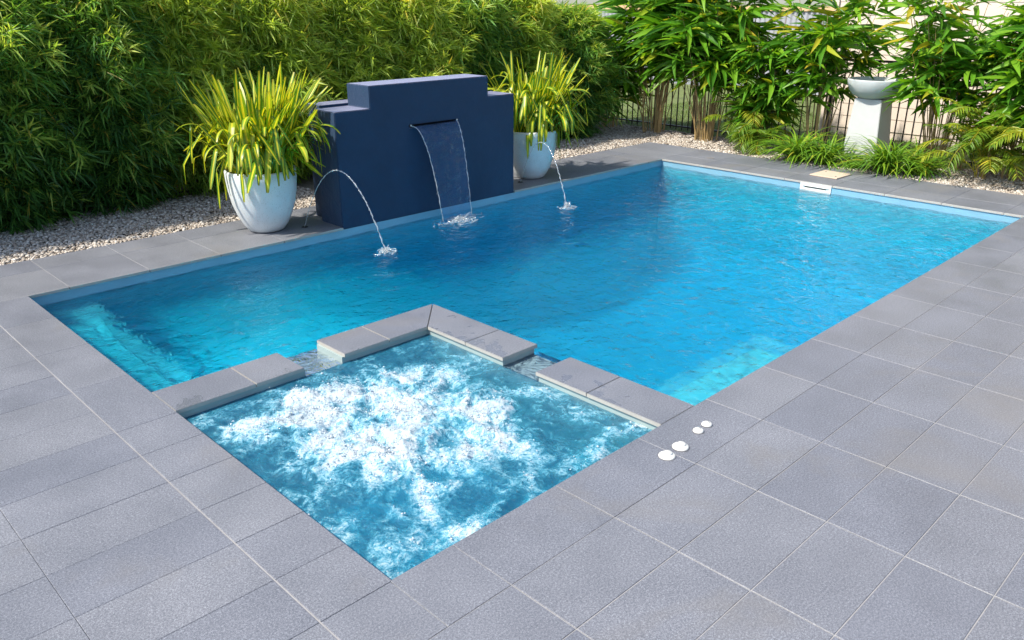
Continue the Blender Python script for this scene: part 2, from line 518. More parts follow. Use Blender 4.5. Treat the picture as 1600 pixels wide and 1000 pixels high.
def leaves_np(base, d, L, W, droop, rng, seg=2, tint=None):
    """many lanceolate leaves with a folded midrib. base, d (n,3); L, W, droop (n,)"""
    n = len(base)
    d = unit(d)
    up = np.tile(np.array([0, 0, 1.0]), (n, 1)) + rng.normal(0, 0.45, (n, 3))
    side = unit(np.cross(d, up))
    nr = np.cross(side, d)
    if seg == 1:
        prof = [(0, 0), (0.38, 1.0), (1, 0)]
    elif seg == 2:
        prof = [(0, 0), (0.25, 0.95), (0.6, 0.85), (1, 0)]
    else:
        prof = [(0, 0), (0.12, 0.7), (0.32, 1.0), (0.6, 0.82), (0.82, 0.42), (1, 0)]
    Vs = []
    for (u, w) in prof:
        c = base + d * (L * u)[:, None]
        c = c.copy(); c[:, 2] -= droop * L * u * u
        if w == 0:
            Vs.append(c)
        else:
            off = side * (W * w * 0.5)[:, None]
            lift = nr * (W * w * 0.16)[:, None]
            if seg == 1:
                Vs += [c - off, c + off]
            else:
                Vs += [c - off + lift, c - lift, c + off + lift]
    m = len(Vs)
    V = np.stack(Vs, 1).reshape(-1, 3)
    if seg == 1:
        f = [[0, 1, 3, 2]]
    else:
        f = []
        k = len(prof) - 2
        f += [[0, 1, 2, 2], [0, 2, 3, 3]]
        for q in range(k - 1):
            a = 1 + 3 * q; b = a + 3
            f += [[a, b, b + 1, a + 1], [a + 1, b + 1, b + 2, a + 2]]
        a = 1 + 3 * (k - 1)
        f += [[a, m - 1, a + 1, a + 1], [a + 1, m - 1, a + 2, a + 2]]
    # triangulate everything so that faces have the same corner count
    tri = []
    for q in f:
        tri.append([q[0], q[1], q[2]])
        if q[3] != q[2]: tri.append([q[0], q[2], q[3]])
    tri = np.array(tri)
    F = (tri[None] + (np.arange(n) * m)[:, None, None]).reshape(-1, 3)
    if tint is None: tint = rng.random(n)
    return V, F, np.repeat(tint, m)

# numpy noise ------------------------------------------------------
class Perlin:
    def __init__(s, seed):
        r = np.random.default_rng(seed)
        s.p = r.permutation(256); s.p = np.concatenate([s.p, s.p])
        a = r.random(256) * 2 * PI
        s.g = np.stack([np.cos(a), np.sin(a)], 1)
    def __call__(s, x, y):
        xi = np.floor(x).astype(int); yi = np.floor(y).astype(int)
        xf = x - xi; yf = y - yi
        xi &= 255; yi &= 255
        def gr(a, b, dx, dy):
            gg = s.g[s.p[(s.p[a & 255] + b) & 255]]
            return gg[..., 0] * dx + gg[..., 1] * dy
        u = xf ** 3 * (xf * (xf * 6 - 15) + 10); v = yf ** 3 * (yf * (yf * 6 - 15) + 10)
        n00 = gr(xi, yi, xf, yf); n10 = gr(xi + 1, yi, xf - 1, yf)
        n01 = gr(xi, yi + 1, xf, yf - 1); n11 = gr(xi + 1, yi + 1, xf - 1, yf - 1)
        return (n00 * (1 - u) + n10 * u) * (1 - v) + (n01 * (1 - u) + n11 * u) * v
PN = Perlin(3)
def fbm(x, y, oct=4, gain=0.5):
    a = 1.0; t = 0
    for o in range(oct):
        t = t + a * PN(x * 2 ** o + 17 * o, y * 2 ** o - 9 * o); a *= gain
    return t

# camera projection (only to decide which pieces are worth building singly)
cr = cam.rotation_euler.to_matrix()
def proj(x, y, z=0.0):
    d = cr.transposed() @ (Vector((x, y, z)) - CAM)
    if d.z > -0.05: return None
    return (800 + 1275.6 * d.x / -d.z, 500 - 1275.6 * d.y / -d.z)
def in_view(pts, m=30):
    for p in pts:
        q = proj(*p)
        if q and -m < q[0] < 1600 + m and -m < q[1] < 1000 + m: return True
    return False

# ================================================================== SETTING
L_, W_ = 7.8, -4.39          # pool length (x), width (towards -y)
WL = -0.095                  # pool water level
SX, SY = 1.70, -2.51         # inner edges of the spa
SXO, SYO = 2.00, -2.20       # outer edges of the spa wall
SWL = -0.062                 # spa water level

# far ground sheet with lawn colour, one hole-free sheet below everything else
bm = bmesh.new()
for (x0, x1, y0, y1) in ((-300, -6, -300, 300), (-6, 300, 3.2, 300), (10.0, 300, -300, 3.2), (-6, 10.0, -300, -12)):
    vs = [bm.verts.new(p) for p in ((x0, y0, -0.03), (x1, y0, -0.03), (x1, y1, -0.03), (x0, y1, -0.03))]
    bm.faces.new(vs)
tag(bm_obj("lawn_ground", bm, M_lawn), kind='structure')

# gravel bed sheets
bm = bmesh.new()
for (x0, x1, y0, y1) in ((-6, 10.0, 0.92, 3.2), (8.78, 10.0, -12, 0.92)):
    vs = [bm.verts.new(p) for p in ((x0, y0, -0.025), (x1, y0, -0.025), (x1, y1, -0.025), (x0, y1, -0.025))]
    bm.faces.new(vs)
tag(bm_obj("garden_bed", bm, M_bed), kind='structure')

# ---- deck slabs (grout level) --------------------------------------------------
GZ = -0.0035
bm = bmesh.new()
for (x0, x1, y0, y1) in ((-6, -0.02, -12, 0.92), (-0.02, 7.82, 0.02, 0.92), (7.82, 8.78, -12, 0.92), (-0.02, 7.82, -12, W_ - 0.02)):
    add_box(bm, x0, x1, y0, y1, -0.12, GZ)
deck = tag(bm_obj("pool_deck", bm, M_grout), kind='structure')

_tiles = {}
def tile_mesh(w, h, edge):
    k = (round(w, 4), round(h, 4), edge)
    if k not in _tiles:
        bm = bmesh.new()
        t = 0.022
        add_box(bm, 0, w, 0, h, -t, 0)
        es = [e for e in bm.edges if all(v.co.z > -0.001 for v in e.verts)]
        bmesh.ops.bevel(bm, geom=es, offset=0.0016, segments=1, affect='EDGES')
        bm.normal_update()
        for f in bm.faces:
            f.material_index = 0
            if edge and f.normal.z < 0.9:
                c = f.calc_center_median()
                for ch in edge:
                    if (ch == 'E' and c.x > w - 0.003) or (ch == 'W' and c.x < 0.003) or (ch == 'N' and c.y > h - 0.003) or (ch == 'S' and c.y < 0.003):
                        f.material_index = 1
        me = bpy.data.meshes.new("tile")
        bm.to_mesh(me); bm.free()
        me.materials.append(M_tile); me.materials.append(M_edge)
        _tiles[k] = me
    return _tiles[k]

TR = random.Random(5)
outer = bmesh.new()
n_tile = 0
def lay(x0, x1, y0, y1, parent, gap=0.003, edge=False, name="tile"):
    """one tile between the joint centrelines"""
    global n_tile
    a, b, c, d = x0 + gap / 2, x1 - gap / 2, y0 + gap / 2, y1 - gap / 2
    pts = [(x0, y0), (x1, y0), (x1, y1), (x0, y1), ((x0 + x1) / 2, (y0 + y1) / 2)]
    dz = TR.uniform(-0.0006, 0.0006)
    if not in_view([(p[0], p[1], 0) for p in pts], 15) and not edge:
        add_box(outer, a, b, c, d, -0.02, dz)
        return
    o = link(name, tile_mesh(b - a, d - c, edge), parent, (a, c, dz))
    n_tile += 1
    return o

# right deck: tiles 600 long, about 317 deep
y1 = W_ - 0.327
for j in range(22):
    ya, yb = y1 - 0.317 * (j + 1), y1 - 0.317 * j
    for i in range(-2, 14):
        xa = 0.306 + 0.6 * i
        if xa < -0.31: xa0 = max(xa, -0.3)
        else: xa0 = xa
        if xa + 0.6 <= -0.3 or (xa < -0.3 < xa + 0.6 and xa + 0.6 + 0.3 < 0.05): continue
        lay(xa0, xa + 0.6, ya, yb, deck, 0.0045)
# left deck: 600 x 300 tiles
for i in range(8):
    xb = -0.3 - 0.6 * i; xa = xb - 0.6
    for j in range(40):
        yb = 0.9 - 0.302 - 0.0 - 0.31 * j; ya = yb - 0.31
        yb += (-2.53 - (0.598 - 0.31 * 10)) ; ya = yb - 0.31
        if ya < -9: break
        lay(xa, xb - (0.005 if i == 0 else 0), ya, yb, deck, 0.0016)
# strip at the end of the left deck beside the gravel
for i in range(9):
    xb = -0.31 - 0.6 * (i - 1)
    lay(xb - 0.6, xb, 0.60 + 0.0, 0.945, deck, 0.004) if xb < 0.3 else None
# coping around the pool -----------------------------------------------------------
coping = empty("pool_coping", (0, 0, 0))
tag(coping, kind='structure')
# far-left side (y>0): 600 mm tiles, two rows, wall and nozzles stand on it
xs = [-0.31, 0.29, 0.89, 1.49, 2.09, 2.715]
for a, b in zip(xs, xs[1:]):
    lay(a, b, 0.0 - 0.014, 0.60, coping, 0.005, 'S')
    if a >= 0.28: lay(a, b, 0.60, 0.945, coping, 0.004)
xs2 = [4.985, 5.69, 6.29, 6.89, 7.49, 7.808]
for a, b in zip(xs2, xs2[1:]):
    lay(a, b, 0.0 - 0.014, 0.60, coping, 0.005, 'S')
    lay(a, b, 0.60, 0.945, coping, 0.004)
lay(2.715, 4.985, 0.60, 0.945, coping, 0.004)
# far end (x>7.8)
ys = [0.945, 0.0] + [-0.6 * k for k in range(1, 8)] + [-4.39, -4.717] + [-4.717 - 0.6 * k for k in range(1, 8)]
for a, b in zip(ys, ys[1:]):
    x0 = 7.808 if a > 0.5 else (7.8 - 0.008 if b > -4.5 else 8.106)
    if a > 0.5: lay(7.808, 8.2, b, a, coping, 0.004); lay(8.2, 8.8, b, a, coping, 0.004)
    elif b >= -4.4: lay(7.8 - 0.014, 8.2, b, a, coping, 0.004, 'W'); lay(8.2, 8.8, b, a, coping, 0.004)
    else: lay(8.2 if b > -4.72 else 8.106 + 0.6, 8.8 if b > -4.72 else 8.8, b, a, coping, 0.004)
# right side coping (y<-4.39)
xs = [-0.3, 0.306, 0.906, 1.506, 2.106, 2.706, 3.306, 3.906, 4.506, 5.106, 5.706, 6.306, 6.906, 7.506, 8.2]
xs = [0.0] + xs[1:]
for a, b in zip(xs, xs[1:]):
    lay(a, b, W_ - 0.327, W_ + 0.008, coping, 0.0025, 'N')
# left side coping (x<0)
ys = [-0.008 + 0.6, -0.6, -1.24, -1.88, -2.53] + [-2.53 - 0.31 * k for k in range(1, 7)]
ys[-1] = W_
ys += [W_ - 0.327]
for a, b in zip(ys, ys[1:]):
    lay(-0.3, 0.008 if b > W_ - 0.01 else 0.0, b, a, coping, 0.0022, 'E')
if len(outer.verts):
    tag(bm_obj("outer_tile", outer, M_tile, deck), kind='stuff')
print("tiles:", n_tile, len(deck.children), len(coping.children))

# ---- pool shell -------------------------------------------------------------------
def smooth(t): t = np.clip(t, 0, 1); return t * t * (3 - 2 * t)
def depth(x, y):
    z = -0.85 - 0.55 * smooth((x - 1.9) / 2.3) - 0.25 * smooth((x - 4.0) / 3.0)
    z = z + 0.35 * smooth((x - 5.4) / 2.2) * 0
    bl = 1 - smooth((x - 0.46) / 0.05)                    # bench at the left end
    z = z * (1 - bl) + (-0.40) * bl
    br = (1 - smooth((y - (W_ + 0.50)) / 0.06)) * (1 - smooth((x - 3.5) / 0.3)) # ledge along the right side
    z = z * (1 - br) + (-0.27) * br
    dw = np.minimum(7.8 - x, -y)                          # moulded cove where floor meets the far walls
    cv = np.maximum(np.clip(1 - dw / 0.55, 0, 1) ** 2, 0.7 * np.clip(1 - (7.8 - x) / 2.4, 0, 1) ** 2)
    z = z + cv * 0.40 * np.abs(z)
    bw = (1 - smooth((-y - 0.22) / 0.05))                 # narrow safety ledge under the fountain wall
    z = z * (1 - bw * 0.0)
    return z
gx = np.arange(0, 7.8001, 0.03); gy = np.arange(W_, 0.0001, 0.03); gx[-1] = 7.8; gy[-1] = 0.0
X, Y = np.meshgrid(gx, gy, indexing='ij')
Zf = depth(X, Y)
V = np.stack([X, Y, Zf], -1).reshape(-1, 3)
nx, ny = X.shape
i, j = np.meshgrid(np.arange(nx - 1), np.arange(ny - 1), indexing='ij')
F = np.stack([i * ny + j, (i + 1) * ny + j, (i + 1) * ny + j + 1, i * ny + j + 1], -1).reshape(-1, 4)
cx = (gx[:-1] + gx[1:]) / 2; cy = (gy[:-1] + gy[1:]) / 2
keep = ~((cx[:, None] < SXO - 0.05) & (cy[None, :] < SYO - 0.05)).ravel()
shell_me = np_mesh("pool_floor", V, F[keep], M_basin, smooth=True)
shell = tag(link("pool_floor", shell_me), kind='structure')

bm = bmesh.new()
T0 = -0.0225
def quad(bm, pts, mi=0):
    f = bm.faces.new([bm.verts.new(p) for p in pts]); f.material_index = mi
for (za, zb_, mi) in ((-2.2, -0.125, 1), (-0.125, T0, 0)):     # pale lining below, waterline band above
    quad(bm, [(0, 0, za), (L_, 0, za), (L_, 0, zb_), (0, 0, zb_)], mi)
    quad(bm, [(L_, 0, za), (L_, W_, za), (L_, W_, zb_), (L_, 0, zb_)], mi)
    quad(bm, [(0, 0, zb_), (0, SYO, zb_), (0, SYO, za), (0, 0, za)], mi)
    quad(bm, [(SXO, W_, zb_), (L_, W_, zb_), (L_, W_, za), (SXO, W_, za)], mi)
tag(bm_obj("pool_wall", bm, [M_band, M_basin]), kind='structure')

# spa walls: solid L-shaped kerb with two spillways, plus spa tank
SP = SWL - 0.006
bm = bmesh.new()
gapx = (0.775, 1.055); gapy = (-3.50, -3.225)
IN = 0.012
for (a, b) in ((0.0, gapx[0] + IN), (gapx[1] - IN, SXO - 0.014)):
    add_box(bm, a, b, SY + 0.014, SYO - 0.014, -2.0, T0)
add_box(bm, gapx[0] + IN, gapx[1] - IN, SY + 0.014, SYO - 0.014, -2.0, SP)
for (a, b) in ((gapy[1] + IN, SY + 0.014), (W_, gapy[0] - IN)):
    add_box(bm, SX + 0.014, SXO - 0.014, a, b, -2.0, T0)
add_box(bm, SX + 0.014, SXO - 0.014, gapy[0] - IN, gapy[1] + IN, -2.0, SP)
tag(bm_obj("spa_kerb", bm, M_spawall), kind='structure')
bm = bmesh.new()
for (x0, y0, x1, y1) in ((0, W_, 0, SY + 0.014), (SX + 0.014, W_, 0, W_)):
    quad(bm, [(x0, y0, -0.95), (x1, y1, -0.95), (x1, y1, T0), (x0, y0, T0)])
quad(bm, [(0, W_, -0.9), (SX + 0.014, W_, -0.9), (SX + 0.014, SY + 0.014, -0.9), (0, SY + 0.014, -0.9)])
add_box(bm, 0.001, SX, W_ + 0.001, W_ + 0.38, -0.89, -0.48, bev=0.02)
add_box(bm, 0.001, 0.38, W_ + 0.381, SY, -0.89, -0.48, bev=0.02)
tag(bm_obj("spa_tank", bm, M_basin), kind='structure')

# coping of the spa kerb: loose tiles, mitred at the corner
spac = empty("spa_coping", (0, 0, 0)); tag(spac, kind='structure')
def slab(pts, parent, name="tile"):
    bm = bmesh.new()
    t = 0.022
    top = [bm.verts.new((x, y, 0.0)) for x, y in pts]
    bot = [bm.verts.new((x, y, -t)) for x, y in pts]
    n = len(pts)
    bm.faces.new(top); bm.faces.new(bot[::-1])
    for i in range(n):
        bm.faces.new((top[i], bot[i], bot[(i + 1) % n], top[(i + 1) % n]))
    bmesh.ops.recalc_face_normals(bm, faces=bm.faces)
    es = [e for e in bm.edges if all(v.co.z > -0.001 for v in e.verts)]
    bmesh.ops.bevel(bm, geom=es, offset=0.002, segments=2, affect='EDGES')
    bm.normal_update()
    for f in bm.faces: f.material_index = 1 if f.normal.z < 0.9 else 0
    o = bm_obj(name, bm, [M_tile, M_edge], parent)
    return o
G = 0.0025
def rect(x0, x1, y0, y1): return [(x0, y0), (x1, y0), (x1, y1), (x0, y1)]
slab(rect(0.010, 0.47 - G, SY, SYO), spac); slab(rect(0.47 + G, gapx[0], SY, SYO), spac)
slab(rect(gapx[1], 1.39 - G, SY, SYO), spac)
slab([(1.39 + G, SY), (SX - G, SY), (SXO - 2 * G, SYO), (1.39 + G, SYO)], spac)
slab([(SX, SY - 2 * G), (SX, -2.885 + G), (SXO, -2.885 + G), (SXO, SYO - 2 * G)], spac)
slab(rect(SX, SXO, gapy[1], -2.885 - G), spac)
slab(rect(SX, SXO, -3.885 + G, gapy[0]), spac)
slab(rect(SX, SXO, W_ + 0.010, -3.885 - G), spac)

# ---- pool water -------------------------------------------------------------------
st = 0.02
gx = np.linspace(0, L_, int(L_ / st) + 1); gy = np.linspace(W_, 0, int(-W_ / st) + 1)
X, Y = np.meshgrid(gx, gy, indexing='ij')
amp = 0.010 + 0.004 * np.exp(-((X - 7.2) ** 2 / 3 + (Y + 0.6) ** 2 / 2)) + 0.003 * np.exp(-((X - 1.0) ** 2 + (Y + 1.5) ** 2))
Zw = WL + amp * (fbm(X * 2.6 + 0.25 * fbm(X * 2, Y * 2, 2), Y * 4.2, 4, 0.52))
SPL = [(2.71, -0.68), (5.10, -0.70), (3.90, -0.28)]
for (sx, sy) in SPL:                                         # ring waves round each splash
    r = np.hypot(X - sx, Y - sy)
    Zw += 0.0045 * np.sin(r * 52) * np.exp(-r / 0.22) * np.clip(r / 0.05, 0, 1)
V = np.stack([X, Y, Zw], -1).reshape(-1, 3)
nx, ny = X.shape
i, j = np.meshgrid(np.arange(nx - 1), np.arange(ny - 1), indexing='ij')
F = np.stack([i * ny + j, (i + 1) * ny + j, (i + 1) * ny + j + 1, i * ny + j + 1], -1).reshape(-1, 4)
cx = (gx[:-1] + gx[1:]) / 2; cy = (gy[:-1] + gy[1:]) / 2
keep = ~((cx[:, None] < SXO - 0.04) & (cy[None, :] < SYO - 0.04)).ravel()
water = tag(link("pool_water", np_mesh("pool_water", V, F[keep], M_water, smooth=True)), kind='structure')

# ---- spa water with foam ----------------------------------------------------------
st = 0.008
gx = np.linspace(0, SX + 0.014, int(SX / st) + 1); gy = np.linspace(W_, SY + 0.014, int((SY - W_) / st) + 1)
X, Y = np.meshgrid(gx, gy, indexing='ij')
wx = X + 0.10 * fbm(X * 3 + 5, Y * 3, 3); wy = Y + 0.10 * fbm(X * 3, Y * 3 + 9, 3)
cen = np.zeros_like(X)
for (bx, by, br, ba) in ((0.62, -3.0, 0.36, 1.0), (0.95, -3.25, 0.42, 1.0), (0.70, -3.50, 0.36, 0.95), (1.10, -3.55, 0.33, 0.9), (0.35, -2.95, 0.24, 0.7), (1.15, -2.95, 0.26, 0.7), (0.95, -3.85, 0.22, 0.5)):
    cen = np.maximum(cen, ba * np.exp(-(((wx - bx) ** 2 + (wy - by) ** 2) / br ** 2) ** 1.3))
rim = np.exp(-((Y - (W_ + 0.13 + 0.06 * np.sin(X * 9))) / 0.055) ** 2) * smooth((X - 0.35) / 0.2) * 0.75
n1 = fbm(wx * 3.2, wy * 3.2, 5, 0.55)
ridge = 1 - np.abs(fbm(wx * 4.5 + 3, wy * 4.5 + 1, 4, 0.55)) * 2.6
rx_, ry_ = wx - 0.88, wy + 3.32
rr_ = np.hypot(rx_, ry_) + 1e-4
stk = 1 - np.abs(fbm(rx_ / rr_ * 2.6 + rr_ * 1.3 + 4, ry_ / rr_ * 2.6 + rr_ * 1.1, 4, 0.6)) * 3.0
foam = 0.02 + 0.28 * np.clip(stk, -0.3, 1) * smooth((rr_ - 0.15) / 0.3) + 0.84 * cen + 0.50 * rim + 0.66 * n1 + 0.26 * np.clip(ridge, 0, 1)
edge = np.minimum.reduce([X, SX - X, Y - W_, SY - Y])
foam -= 0.22 * np.exp(-edge / 0.03) * (1 - np.clip(rim, 0, 1))
h = 0.014 * np.clip(ridge, -0.5, 1) * (0.35 + cen) + 0.034 * cen + 0.050 * fbm(wx * 4.5, wy * 4.5, 5, 0.52) * (0.25 + cen) + 0.028 * rim
h *= np.clip(edge / 0.05, 0.12, 1)
Zs = SWL + h
V = np.stack([X, Y, Zs], -1).reshape(-1, 3)
nx, ny = X.shape
i, j = np.meshgrid(np.arange(nx - 1), np.arange(ny - 1), indexing='ij')
F = np.stack([i * ny + j, (i + 1) * ny + j, (i + 1) * ny + j + 1, i * ny + j + 1], -1).reshape(-1, 4)
spaw = tag(link("spa_water", np_mesh("spa_water", V, F, M_spawater, {'foam': foam.ravel()}, smooth=True)), kind='structure')

# thin water running over the two spillways and down into the pool
def spill(name, f, a, b):
    n, m = 26, 14
    V = []
    for i in range(n + 1):
        t = i / n
        for j in range(m + 1):
            s_ = a + (b - a) * j / m
            d = 0.0 + 0.318 * min(t / 0.78, 1) + 0.014 * max(0, (t - 0.78) / 0.22)
            z = SWL + 0.0015 - max(0, t - 0.74) ** 2 / 0.26 ** 2 * (SWL - WL + 0.004) + 0.0016 * math.sin(s_ * 60 + t * 9) + 0.001 * math.sin(t * 40 + s_ * 33)
            V.append(f(d, s_, z))
    i, j = np.meshgrid(np.arange(n), np.arange(m), indexing='ij')
    q = np.stack([i * (m + 1) + j, (i + 1) * (m + 1) + j, (i + 1) * (m + 1) + j + 1, i * (m + 1) + j + 1], -1).reshape(-1, 4)
    return tag(link(name, np_mesh(name, np.array(V), q, M_thin, smooth=True)), kind='structure')
spill("spillway_water", lambda d, s_, z: (s_, SY + 0.006 + d, z), gapx[0] + IN, gapx[1] - IN)
spill("spillway_water", lambda d, s_, z: (SX + 0.006 + d, s_, z), gapy[0] - IN, gapy[1] + IN)
# flying droplets and froth over the jets
ico = bmesh.new(); bmesh.ops.create_icosphere(ico, subdivisions=1, radius=1.0)
IV = np.array([v.co[:] for v in ico.verts]); IF = np.array([[v.index for v in f.verts] for f in ico.faces]); ico.free()
def blobs(P, Rr, rng, squash=1.0, jit=0.0):
    n = len(P)
    S = Rr[:, None] * np.stack([rng.uniform(0.75, 1.25, n), rng.uniform(0.75, 1.25, n), rng.uniform(0.6, 1.1, n) * squash], 1)
    a = rng.random(n) * 2 * PI
    c, s_ = np.cos(a), np.sin(a)
    V = IV[None] * S[:, None, :]
    if jit: V = V * (1 + rng.normal(0, jit, V.shape[:2]))[..., None]
    x = V[..., 0] * c[:, None] - V[..., 1] * s_[:, None]; y = V[..., 0] * s_[:, None] + V[..., 1] * c[:, None]
    V = np.stack([x, y, V[..., 2]], -1) + P[:, None, :]
    F = IF[None] + (np.arange(n) * len(IV))[:, None, None]
    return V.reshape(-1, 3), F.reshape(-1, 3)
fl = foam.ravel()
idx = RNG.choice(len(fl), 9000, p=np.clip(fl - 0.45, 0, 1) ** 1.5 / np.sum(np.clip(fl - 0.45, 0, 1) ** 1.5))
P = V[idx] + np.stack([RNG.normal(0, 0.004, len(idx)), RNG.normal(0, 0.004, len(idx)), np.abs(RNG.normal(0, 0.009, len(idx)))], 1)
Vb, Fb = blobs(P, RNG.gamma(2.0, 0.00095, len(idx)), RNG)
fo = link("foam", np_mesh("foam", Vb, Fb, M_foam, smooth=True))
tag(fo, "white froth and droplets thrown up over the bubbling spa", "foam", kind='stuff')

# ---- gravel ------------------------------------------------------------------------
def gravel(name, x0, x1, y0, y1, n, rng, label, smin=0.008, smax=0.018):
    x = rng.uniform(x0, x1, n); y = rng.uniform(y0, y1, n)
    r = rng.uniform(smin, smax, n)
    z = -0.022 + r * 0.35 + rng.uniform(0, 0.016, n)
    Vg, Fg = blobs(np.stack([x, y, z], 1), r, rng, 0.75, 0.13)
    t = np.repeat(rng.random(n), len(IV))
    me = np_mesh(name, Vg, Fg, M_pebble, {'tint': t})
    return tag(link(name, me), label, "gravel", kind='stuff')
gr = np.random.default_rng(21)
gravel("gravel", -0.9, 3.4, 0.955, 2.35, 19000, gr, "pale grey and cream gravel between the paving and the dark hedge")
gravel("gravel", 4.6, 10.0, 0.96, 2.4, 13000, gr, "warm cream gravel under the corner of the hedge and the canes", 0.010, 0.020)
gravel("gravel", 8.815, 9.98, -5.2, 0.96, 15000, gr, "warm cream gravel strip between the far paving and the black fence", 0.010, 0.020)

# lawn blades beyond the black fence
n = 26000
gx_ = gr.uniform(10.02, 14.0, n); gy_ = gr.uniform(-4.5, 3.6, n)
b_ = np.stack([gx_, gy_, np.full(n, -0.03)], 1)
d_ = np.stack([gr.normal(0, 0.4, n), gr.normal(0, 0.4, n), np.ones(n)], 1)
Vg, Fg, Tg = leaves_np(b_, d_, gr.uniform(0.03, 0.075, n), np.full(n, 0.007), gr.uniform(0, 0.5, n), gr, 1)
tag(link("grass", np_mesh("grass", Vg, Fg, M_grass, {'tint': Tg})), "short green lawn grass beyond the black fence", "grass", kind='stuff')

# ================================================================== THINGS
# ---- fountain wall -----------------------------------------------------------------
fw = empty("fountain_wall", (3.85, 0.2, 0.0))
tag(fw, "stepped dark navy rendered feature wall with water spilling from its slot", "wall")
def part_box(name, x0, x1, y0, y1, z0, z1, mat, parent, bev=0.006):
    bm = bmesh.new(); ox, oy, oz = parent.location
    add_box(bm, x0 - ox, x1 - ox, y0 - oy, y1 - oy, z0 - oz, z1 - oz, bev=bev)
    return bm_obj(name, bm, mat, parent)
def wall_front():
    # front slab with a real slot for the spillway
    bm = bmesh.new()
    ox, oy = 3.85, 0.2
    x0, x1, xa, xb = 2.715, 4.985, 3.105, 4.605
    zs, zt, zb = 1.06, 1.265, -0.024
    sa, sb, s0, s1 = 3.555, 4.165, 0.842, 0.866
    y0, yb = 0.0, 0.36
    xsl = [x0, xa, sa, sb, xb, x1]; zsl = [zb, s0, s1, zs, zt]
    cells = {}
    for i in range(5):
        for k in range(4):
            if k == 3 and (i == 0 or i == 4): continue
            if i == 2 and k == 1: continue
            cells[(i, k)] = 1
    vc = {}
    def v(i, k, y):
        key = (i, k, y)
        if key not in vc: vc[key] = bm.verts.new((xsl[i] - ox, y - oy, zsl[k]))
        return vc[key]
    for (i, k) in cells:
        bm.faces.new((v(i, k, y0), v(i + 1, k, y0), v(i + 1, k + 1, y0), v(i, k + 1, y0)))
        bm.faces.new((v(i, k, yb), v(i, k + 1, yb), v(i + 1, k + 1, yb), v(i + 1, k, yb)))
        for (di, dk, a, b) in ((-1, 0, (i, k), (i, k + 1)), (1, 0, (i + 1, k + 1), (i + 1, k)), (0, -1, (i + 1, k), (i, k)), (0, 1, (i, k + 1), (i + 1, k + 1))):
            if (i + di, k + dk) not in cells:
                bm.faces.new((v(a[0], a[1], y0), v(b[0], b[1], y0), v(b[0], b[1], yb), v(a[0], a[1], yb)))
    bmesh.ops.recalc_face_normals(bm, faces=bm.faces)
    bmesh.ops.dissolve_limit(bm, angle_limit=0.01, verts=bm.verts, edges=bm.edges)
    bmesh.ops.bevel(bm, geom=[e for e in bm.edges if e.calc_face_angle(0) > 1], offset=0.006, segments=2, affect='EDGES')
    return bm
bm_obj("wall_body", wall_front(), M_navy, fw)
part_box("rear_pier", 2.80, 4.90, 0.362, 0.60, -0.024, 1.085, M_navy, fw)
part_box("spout_lip", 3.57, 4.15, -0.012, 0.20, 0.8425, 0.8485, M_dark, fw, 0)
bm = bmesh.new()
for xx in (3.566, 4.156):
    lathe(bm, [(0.0, -0.009), (0.006, -0.007), (0.009, 0), (0.006, 0.007), (0.0, 0.009)], 12, (xx - 3.85, -0.212, 0.862))
bm_obj("spout_end", bm, M_white, fw, True)

# falling sheet of water
def sheet():
    n, m = 36, 22
    V = []; 
    for a in range(n + 1):
        t = a / n
        y = -0.012 - 0.245 * t; z = 0.852 - (0.852 - WL) * t * t
        xl = 3.575 + 0.155 * t ** 0.8; xr = 4.150 - 0.035 * t ** 0.8
        for b in range(m + 1):
            s_ = b / m
            V.append((xl + (xr - xl) * s_ - 3.85, y + 0.006 * t * math.sin(s_ * 19 + t * 7) + 0.004 * t * math.sin(t * 30 + s_ * 5), z))
    V = np.array(V)
    back = V + np.array([0, 0.004, -0.0])
    i, j = np.meshgrid(np.arange(n), np.arange(m), indexing='ij')
    q = np.stack([i * (m + 1) + j, (i + 1) * (m + 1) + j, (i + 1) * (m + 1) + j + 1, i * (m + 1) + j + 1], -1).reshape(-1, 4)
    return V, q
wf = empty("waterfall", (3.85, 0, 0))
tag(wf, "clear sheet of water falling from the slot in the navy wall", "waterfall")
V, q = sheet()
link("water_sheet", np_mesh("water_sheet", V, q, M_sheet, smooth=True), wf)
wr = np.random.default_rng(4)
for side in (0, 1):                                     # the two beaded edges
    so = Soup()
    t = np.linspace(0, 1, 90)
    x = (3.575 + 0.155 * t ** 0.8) if side == 0 else (4.150 - 0.035 * t ** 0.8)
    x = x - 3.85
    P = np.stack([x + wr.normal(0, 0.0012, 90) + 0.003 * t * np.sin(t * 60), -0.015 - 0.245 * t + wr.normal(0, 0.0012, 90), 0.852 - (0.852 - WL) * t * t], 1)
    rr = 0.0035 + 0.0022 * np.sin(t * 95 + side) * np.sin(t * 37) + 0.0008 * wr.random(90)
    Vt, Ft = tube_np(P, np.clip(rr, 0.0012, 1), 6)
    tri = np.concatenate([Ft[:, [0, 1, 2]], Ft[:, [0, 2, 3]]])
    so.add(Vt, tri)
    k = wr.integers(20, 90, 55)
    Vb, Fb = blobs(P[k] + wr.normal(0, 0.007, (55, 3)), wr.uniform(0.0012, 0.0034, 55), wr)
    so.add(Vb, Fb)
    link("beaded_edge", so.mesh("beaded_edge", M_spray, True), wf)

